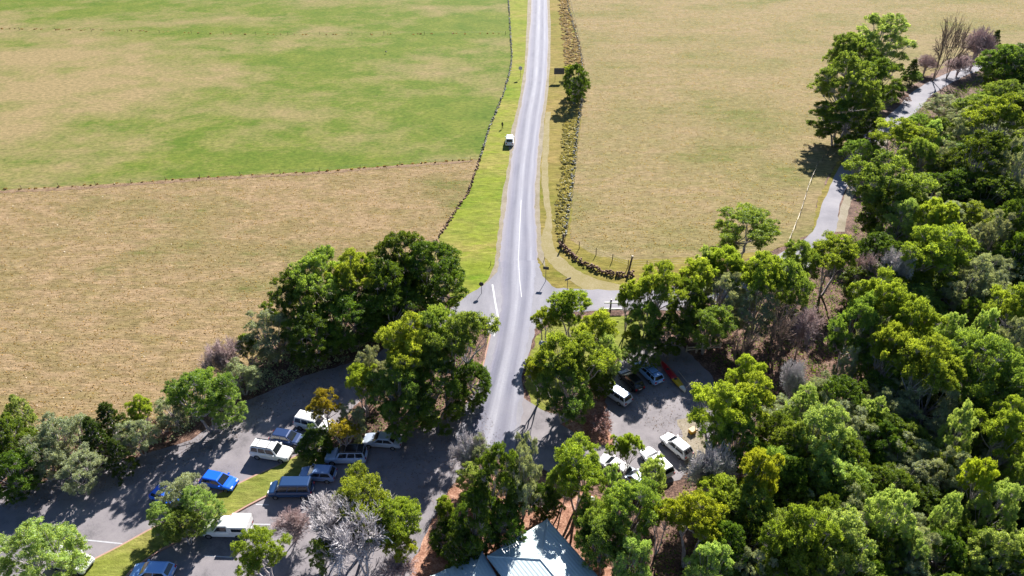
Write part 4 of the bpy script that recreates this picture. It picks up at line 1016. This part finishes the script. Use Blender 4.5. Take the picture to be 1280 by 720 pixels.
def car(kind, rear, nose, col, label, cat='car', roof=None, rack=False, group='parked cars', name='parked_car', L=None):
    a = g(*rear, .6); b = g(*nose, .6); c = (a + b) / 2; rz = math.atan2(b.y - a.y, b.x - a.x)
    L0, W, Hh, belt, hood, b0, b1, r0, r1 = TYPES[kind]
    e = empty(name, (c.x, c.y, .062), rz, label=label, cat=cat, group=group)
    k = (L or L0) / L0; hw = W / 2; pm = PA[col]
    # lower body: cross sections along the length
    st = [(-L0/2, .42, belt*.80, .86), (-L0/2+.10, .30, belt*.95, .95), (-L0/2+.55, .27, belt if kind != 'sedan' else belt, 1.0), (b0*.4, .27, belt, 1.0), (b1-.05, .27, belt*.99, 1.0), (b1+.35, .27, hood, .99), (L0/2-.55, .27, hood*.95, .97), (L0/2-.14, .30, hood*.84, .91), (L0/2, .42, hood*.66, .80)]
    vs = []; fs = []
    for x, zb, zt, w in st:
        y = hw * w; sec = [(-y*.90, zb), (-y, zb+.14), (-y, zt-.22), (-y*.95, zt-.05), (-y*.80, zt), (y*.80, zt), (y*.95, zt-.05), (y, zt-.22), (y, zb+.14), (y*.90, zb)]
        vs += [(x*k, yy, zz) for yy, zz in sec]
    n = 10
    for i in range(len(st)-1):
        for j in range(n): fs.append((i*n+j, i*n+(j+1)%n, (i+1)*n+(j+1)%n, (i+1)*n+j))
    fs += [tuple(range(n)), tuple(range((len(st)-1)*n, len(st)*n))[::-1]]
    mb = MB(); mb.add(vs, [f[::-1] for f in fs]); mb.build('body', pm, e, smooth=False, bevel=.035)
    # cabin: pillars + roof, with the windows set 6 mm proud as their own parts
    hb, hr, zt = hw*.90, hw*.74, Hh
    zb = belt - .03
    cv = [(b0,-hb,zb),(b1,-hb,zb),(b1,hb,zb),(b0,hb,zb),(r0,-hr,zt),(r1,-hr,zt-.02),(r1,hr,zt-.02),(r0,hr,zt)]
    cv = [(x*k,y,z) for x,y,z in cv]
    mb = MB(); mb.add(cv, [(0,1,5,4),(1,2,6,5),(2,3,7,6),(3,0,4,7),(3,2,1,0)]); mb.build('cabin', pm, e, bevel=.03)
    rf = MB(); q = .05
    rf.add([((r0-.02)*k,-hr-.01,zt-.03),((r1+.05)*k,-hr-.01,zt-.05),((r1+.05)*k,hr+.01,zt-.05),((r0-.02)*k,hr+.01,zt-.03),((r0+q)*k,-hr+.1,zt+.035),((r1-.1)*k,-hr+.1,zt+.02),((r1-.1)*k,hr-.1,zt+.02),((r0+q)*k,hr-.1,zt+.035)], [(3,2,1,0),(4,5,6,7),(0,1,5,4),(1,2,6,5),(2,3,7,6),(3,0,4,7)])
    rf.build('roof', PA[roof] if roof else pm, e, bevel=.02)
    def pane(nm, A_, B_, C_, D_, u0, u1, v0, v1):
        A_, B_, C_, D_ = map(Vector, (A_, B_, C_, D_)); f = lambda u, v: A_.lerp(B_, u).lerp(D_.lerp(C_, u), v)
        P = [f(u0, v0), f(u1, v0), f(u1, v1), f(u0, v1)]; nn = (P[1]-P[0]).cross(P[3]-P[0]).normalized()
        cc = Vector((0, 0, belt)); nn = nn if nn.dot((P[0]+P[2])/2 - cc) > 0 else -nn
        m_ = MB(); vs = [p + nn*.03 for p in P] + [p - nn*.02 for p in P]; m_.add(vs, [(0,1,2,3),(0,4,5,1),(1,5,6,2),(2,6,7,3),(3,7,4,0)]); m_.build(nm, GL, e)
    pane('windscreen', cv[1], cv[2], cv[6], cv[5], .07, .93, .08, .90)
    pane('rear_window', cv[3], cv[0], cv[4], cv[7], .09, .91, .14, .84)
    cuts = {'suv': ((.05,.30),(.34,.60),(.64,.93)), 'van': ((.05,.34),(.37,.64),(.67,.95)), 'wagon': ((.05,.25),(.29,.58),(.62,.92)), 'ute': ((.08,.90),)}.get(kind, ((.08,.50),(.54,.92)))
    for u0, u1 in cuts:
        pane('side_window', cv[0], cv[1], cv[5], cv[4], u0, u1, .14, .86); pane('side_window', cv[3], cv[2], cv[6], cv[7], u0, u1, .14, .86)
    wr = .38 if kind in ('suv','ute') else .32
    for sx in (-L0*.30, L0*.315):
        for s in (-1, 1):
            m_ = MB(); m_.tube((sx*k, s*(hw-.20), wr-.02), (sx*k, s*(hw+.015), wr-.02), wr, wr, 20); w_ = m_.build('wheel', TY, e, bevel=.02)
            m_ = MB(); m_.tube((sx*k, s*(hw-.1), wr-.02), (sx*k, s*(hw+.03), wr-.02), wr*.62, wr*.58, 10); m_.build('rim', RM, w_)
    for s in (-1, 1):
        m_ = MB(); m_.box((L0/2-.34)*k, (L0/2-.05)*k, s*hw*.60-.19, s*hw*.60+.19, hood*.60, hood*.85); m_.build('headlight', HLm, e, bevel=.03)
        m_ = MB(); m_.box((-L0/2-.005)*k, (-L0/2+.12)*k, s*hw*.70-.13, s*hw*.70+.13, belt*.62, belt*.90); m_.build('tail_light', TLm, e, bevel=.02)
        m_ = MB(); m_.box((b1-.42)*k, (b1-.22)*k, s*(hw+.08)-.09, s*(hw+.08)+.09, belt-.02, belt+.14); m_.build('mirror', pm, e, bevel=.02)
    m_ = MB(); m_.box((L0/2-.16)*k, (L0/2+.015)*k, -hw*.55, hw*.55, .40, .56); m_.build('bumper', TRM, e, bevel=.02)
    m_ = MB(); m_.box((-L0/2-.03)*k, (-L0/2+.1)*k, -.25, .25, .62, .74); m_.build('number_plate', M['white'], e)
    if rack:
        for s in (-1, 1):
            m_ = MB(); m_.box((r0+.15)*k, (r1-.15)*k, s*hr*.88-.02, s*hr*.88+.02, zt+.03, zt+.09); m_.build('roof_rail', TRM if rack == 1 else RM, e)
        for t in (.25,.75):
            x = (r0+(r1-r0)*t)*k; m_ = MB(); m_.box(x-.025, x+.025, -hr*.88, hr*.88, zt+.092, zt+.12); m_.build('crossbar', TRM if rack == 1 else RM, e)
    return e
LG = 'cars parked on the left parking rows'; RGc = 'cars parked in the right gravel car park'
car('suv', (318,562), (362,569), 'white', 'white four-wheel drive wagon with roof rack parked in sun above the grass island', rack=1, group=LG)
car('hatch', (340,545), (379,551), 'navy', 'navy blue hatchback with shiny bonnet between the white wagon and white van', group=LG)
car('suv', (374,526), (412,535), 'white', 'white boxy four-wheel drive half hidden by the golden tinted tree', group=LG)
car('sedan', (499,552.5), (458,549), 'silver', 'silver sedan parked alone in deep shade under the big island trees', group=LG)
car('suv', (455,570), (411,570.5), 'paleblue', 'pale silver-blue wagon with roof rails, its roof coloured black for reflected shade', roof='black', rack=2, group=LG)  # black roof colour stands in for shade reflected in the pale paint
car('hatch', (417,593.5), (378,591.5), 'steel', 'steel blue hatchback between the pale blue wagon and the dark van', group=LG)
car('van', (387,612), (341,612), 'teal', 'dark blue people mover at the end of the shaded row, its roof reflecting sky', group=LG)
car('hatch', (255,598), (293,606), 'blue', 'bright blue hatchback beside the olive-topped island tree', group=LG)
car('hatch', (196,616), (226,627), 'blue', 'blue car almost hidden behind the olive-topped island tree', group=LG)
car('hatch', (214,716), (168,714), 'lightblue', 'light blue car cut by the bottom picture edge near the kerb', group=LG)
car('suv', (74,698), (104,706), 'white', 'white car under the fine-leaved tree in the bottom left corner', group=LG, L=4.4)
ut = car('ute', (309,661), (258,660), 'white', 'white utility with a long square canopy parked below the grass island', 'ute', group=LG, name='parked_ute')
m = MB(); m.box(-2.62, -.60, -.93, .93, .95, 1.95); cn = m.build('canopy', PA['white'], ut, bevel=.04)
for s in (-1, 1):
    m = MB(); m.box(-2.3, -1.0, s*.95-.012, s*.95+.012, 1.25, 1.7); m.build('canopy_window', GL, cn)
m = MB(); m.box(-2.6, -.62, -.94, .94, .55, .93); m.build('tray', TRM, ut, bevel=.02)
car('wagon', (781,500), (757,484), 'silver', 'silver hatchback with a bright roof beside the corner shrub', group=RGc)
car('hatch', (797,484), (781,467), 'black', 'small black car in deep shade between the silver and blue cars', group=RGc)
car('wagon', (821,475), (801,456), 'lightblue', 'light blue wagon parked in shade beside the long red canoe', rack=1, group=RGc)
car('wagon', (834,592), (808,565), 'white', 'long white wagon at the lower edge of the pale gravel', group=RGc)
car('hatch', (857,567), (834,548), 'white', 'second white car, behind the pale lilac leafless tree at the gravel edge', group=RGc)
car('hatch', (779,590), (758,577), 'white', 'white hatchback half hidden under the small yellow-green crown', group=RGc)
car('hatch', (804,609), (786,592), 'silver', 'silver car mostly covered by foliage below the pale gravel', group=RGc)
car('suv', (636.6,182), (637.6,170), 'white', 'white car stopped on the left verge of the straight road, seen from behind', group=None)

# canoe and pale pole
def canoe(a, b, label):
    A = g(*a, .4); Bv = g(*b, .4); L = (Bv - A).length; e = empty('canoe', ((A.x+Bv.x)/2, (A.y+Bv.y)/2, .06), math.atan2(Bv.y-A.y, Bv.x-A.x), label=label, cat='canoe')
    def sec(t):
        x = (t-.5)*L; w = .48 * max(0, 1-abs(2*t-1)**2.6)**.75 + .012; sh = .32 + .22*abs(2*t-1)**3
        return [(x, -w, sh), (x, -w*.92, .16), (x, -w*.4, .03), (x, w*.4, .03), (x, w*.92, .16), (x, w, sh), (x, w*.35, sh+.05), (x, -w*.35, sh+.05)]
    for nm, t0, t1, mt in (('stern', 0, .58, plain('dark_red_hull', (.34,.012,.025), .3)), ('middle', .58, .84, plain('yellow_hull', (.55,.36,.02), .35)), ('bow', .84, 1, plain('white_hull', (.75,.73,.68), .35))):
        k = 10; vs = []; fs = []
        for i in range(k+1): vs += sec(t0 + (t1-t0)*i/k)
        for i in range(k):
            for j in range(8): fs.append((i*8+j, (i+1)*8+j, (i+1)*8+(j+1)%8, i*8+(j+1)%8))
        fs += [tuple(range(8)), tuple(range(k*8, k*8+8))[::-1]]
        m_ = MB(); m_.add(vs, fs); m_.build(nm, mt, e, smooth=True)
    for t in (.3, .62):
        m_ = MB(); m_.tube(((t-.5)*L, 0, .35), ((t-.5)*L+.02, 0, .41), .26, .22, 14); m_.build('cockpit', TRM, e)
    return e
canoe((826,451), (857,489), 'long narrow dark red canoe with yellow section and white tip lying in the shade')
rail('thin pale pole lying parallel to the long red canoe', (848,466), (868,491), (.25,), .05, M['palepost'], (), 'pole', 'pole')

# yellow box, tub
ye = plain('yellow_plastic', (.50,.27,.02), .45)
p = g(865,541); e = empty('storage_box', (p.x,p.y,.06), .6, label='small yellow box with a ribbed lid under the tree at the gravel edge', cat='box')
m = MB(); m.box(-.42,.42,-.3,.3,0,.5); m.build('box_body', ye, e, bevel=.04)
m = MB(); m.box(-.46,.46,-.34,.34,.505,.58); [m.box(-.4+.2*i,-.32+.2*i,-.32,.32,.582,.61) for i in range(5)]; m.build('lid', ye, e, bevel=.02)
p = g(739,630); e = empty('tub', (p.x,p.y,.06), .3, label='green tub with a white lid standing on red soil by the roof', cat='tub')
m = MB(); m.tube((0,0,0),(0,0,.7),.34,.42,16); m.build('bucket', plain('green_plastic', (.02,.25,.08), .4), e)
m = MB(); m.tube((0,0,.705),(.02,0,.80),.46,.40,16); m.build('lid', M['white'], e)
# fallen pale branches in the deep shade
def branch(a, b, label, z=.5):
    A = g(*a, z); Bv = g(*b, z); m = MB(); r = random.Random(int(a[0])); prev = A
    for i in range(1, 7):
        q = A.lerp(Bv, i/6) + Vector((r.uniform(-.12,.12), r.uniform(-.12,.12), -z*.9*i/6 if i > 3 else 0)); m.tube(prev, q, .09-.01*i, .08-.01*i, 6)
        if i in (2,3,4): m.tube(q, q + Vector((r.uniform(-.8,.8), r.uniform(-.8,.8), r.uniform(.1,.6))), .035, .012, 5)
        prev = q
    return tag(m.build('fallen_branch', M['palebark']), label, 'branch')
branch((1072,586),(1084,584), 'short pale fallen branch at the right of the tufted pale crown', 3.0)
branch((1090,595),(1110,585), 'longer pale fallen branch in the deep lower right shade', 3.5)
branch((1105,608),(1112,616), 'thin pale stick below the longer fallen branch', 2.0)

# ------------------------------------------------------------------ buildings with metal roofs at the bottom edge
def roof_mat():
    m, n, out = newmat('corrugated_roof')
    tc = N(n, 'ShaderNodeTexCoord').outputs['Object']
    w = N(n, 'ShaderNodeTexWave', ins={'Scale': .9, 'Distortion': 0}); w.wave_type = 'BANDS'; w.bands_direction = 'X'; n.links.new(tc, w.inputs[0])
    a = noise(n, .5, 5, .7, tc, (1, .3, 1)); b = noise(n, 5, 4, .7, tc)
    c = mixc(n, mrange(n, a.outputs[0], .35, .65), (.44,.55,.60), (.58,.67,.70)); c = mixc(n, mrange(n, b.outputs[0], .58, .72, 0, .5), c, (.25,.28,.27))
    c = mixc(n, mrange(n, w.outputs['Fac'], 0, .2, .12, 0), c, (.3,.38,.42))
    surf(n, out, c, .45, w.outputs['Fac'], .5, .04, .5, .1); return m
RFm = roof_mat(); WLm = plain('pale_weatherboard', (.42,.38,.33), .8, var=.15); GUT = plain('gutter_blue_grey', (.42,.50,.54), .5)
def building(corner, side, zE, width, length, pitch, label, wall_h):
    A = g(*corner, zE); Bv = g(*side, zE); ux = (A - Bv); ux.z = 0; ux.normalize()      # local x runs from side corner to apex corner
    uy = Vector((ux.y, -ux.x, 0))
    if uy.y > 0: uy = -uy
    e = empty('building', (A.x, A.y, 0), math.atan2(ux.y, ux.x), label=label, cat='building')
    # local frame: apex corner at the origin, x from -width to 0, y negative away from camera side
    sy = -1
    W_, L_ = width, length; rz = zE + W_/2 * math.tan(R_(pitch)); hy = sy*W_/2
    P = [(0,0,zE),(-W_,0,zE),(-W_,sy*L_,zE),(0,sy*L_,zE),(-W_/2,hy,rz),(-W_/2,sy*L_,rz)]
    th = .08; n = len(P); vs = P + [(x,y,z-th) for x,y,z in P]
    top = [(0,4,1),(1,4,5,2),(0,3,5,4)]
    m = MB(); m.add(vs, top + [tuple(i+n for i in f)[::-1] for f in top] + [(0,1,1+n,n),(1,2,2+n,1+n),(3,0,n,3+n),(2,5,3),(2+n,3+n,5+n),(2,2+n,3+n,3)])
    r = m.build('roof', RFm, e)
    for a, b in ((0,4),(1,4),(4,5)):
        c = MB(); c.tube(Vector(P[a])+Vector((0,0,.02)), Vector(P[b])+Vector((0,0,.02)), .09, .09, 6); c.build('ridge_cap', GUT, r)
    for a, b in ((0,1),(1,2),(0,3)):
        c = MB(); c.tube(Vector(P[a])+Vector((0,0,-.12)), Vector(P[b])+Vector((0,0,-.12)), .08, .08, 6); c.build('gutter', GUT, r)
    o = .5; w = MB(); w.box(-W_+o, -o, sy*L_+.1, sy*o, 0, zE-.1); w.build('wall', WLm, e)
    for i in range(3):
        y = sy*(2+i*3.2); f = MB(); f.box(-o+.005, -o+.06, y-.7, y+.7, 1.0, 2.1); f = f.build('window', M['white'], e); q = MB(); q.box(-o+.062,-o+.07,y-.62,y+.62,1.08,2.02); q.build('pane', GL, f)
        f = MB(); f.box(-W_+o-.06, -W_+o-.005, y-.7, y+.7, 1.0, 2.1); f = f.build('window', M['white'], e); q = MB(); q.box(-W_+o-.07,-W_+o-.062,y-.62,y+.62,1.08,2.02); q.build('pane', GL, f)
    return e
b1 = building((684,649), (619,689), 3.4, 7.4, 16, 11, 'building with a large pale blue metal roof and antenna at the bottom centre', 3)
building((603,690), (548,716), 3.0, 5.6, 12, 18, 'smaller building with a pale blue metal roof left of the antenna roof', 3)
# tv antenna standing on the large roof
p = g(637,692,3.9); e = empty('tv_antenna', (p.x,p.y,3.3), .5, label='thin metal television antenna standing on the shaded roof corner', cat='antenna')
am = plain('aluminium', (.6,.6,.62), .4, .6)
m = MB(); m.tube((0,0,0),(0,0,1.9),.03,.025,6); m.build('mast', am, e)
m = MB(); m.tube((-.9,0,1.85),(.9,0,1.85),.025,.025,6); [m.tube((-.8+.27*i,-.5+.03*i,1.88),(-.8+.27*i,.5-.03*i,1.88),.016,.016,5) for i in range(7)]; m.build('aerial', am, e)
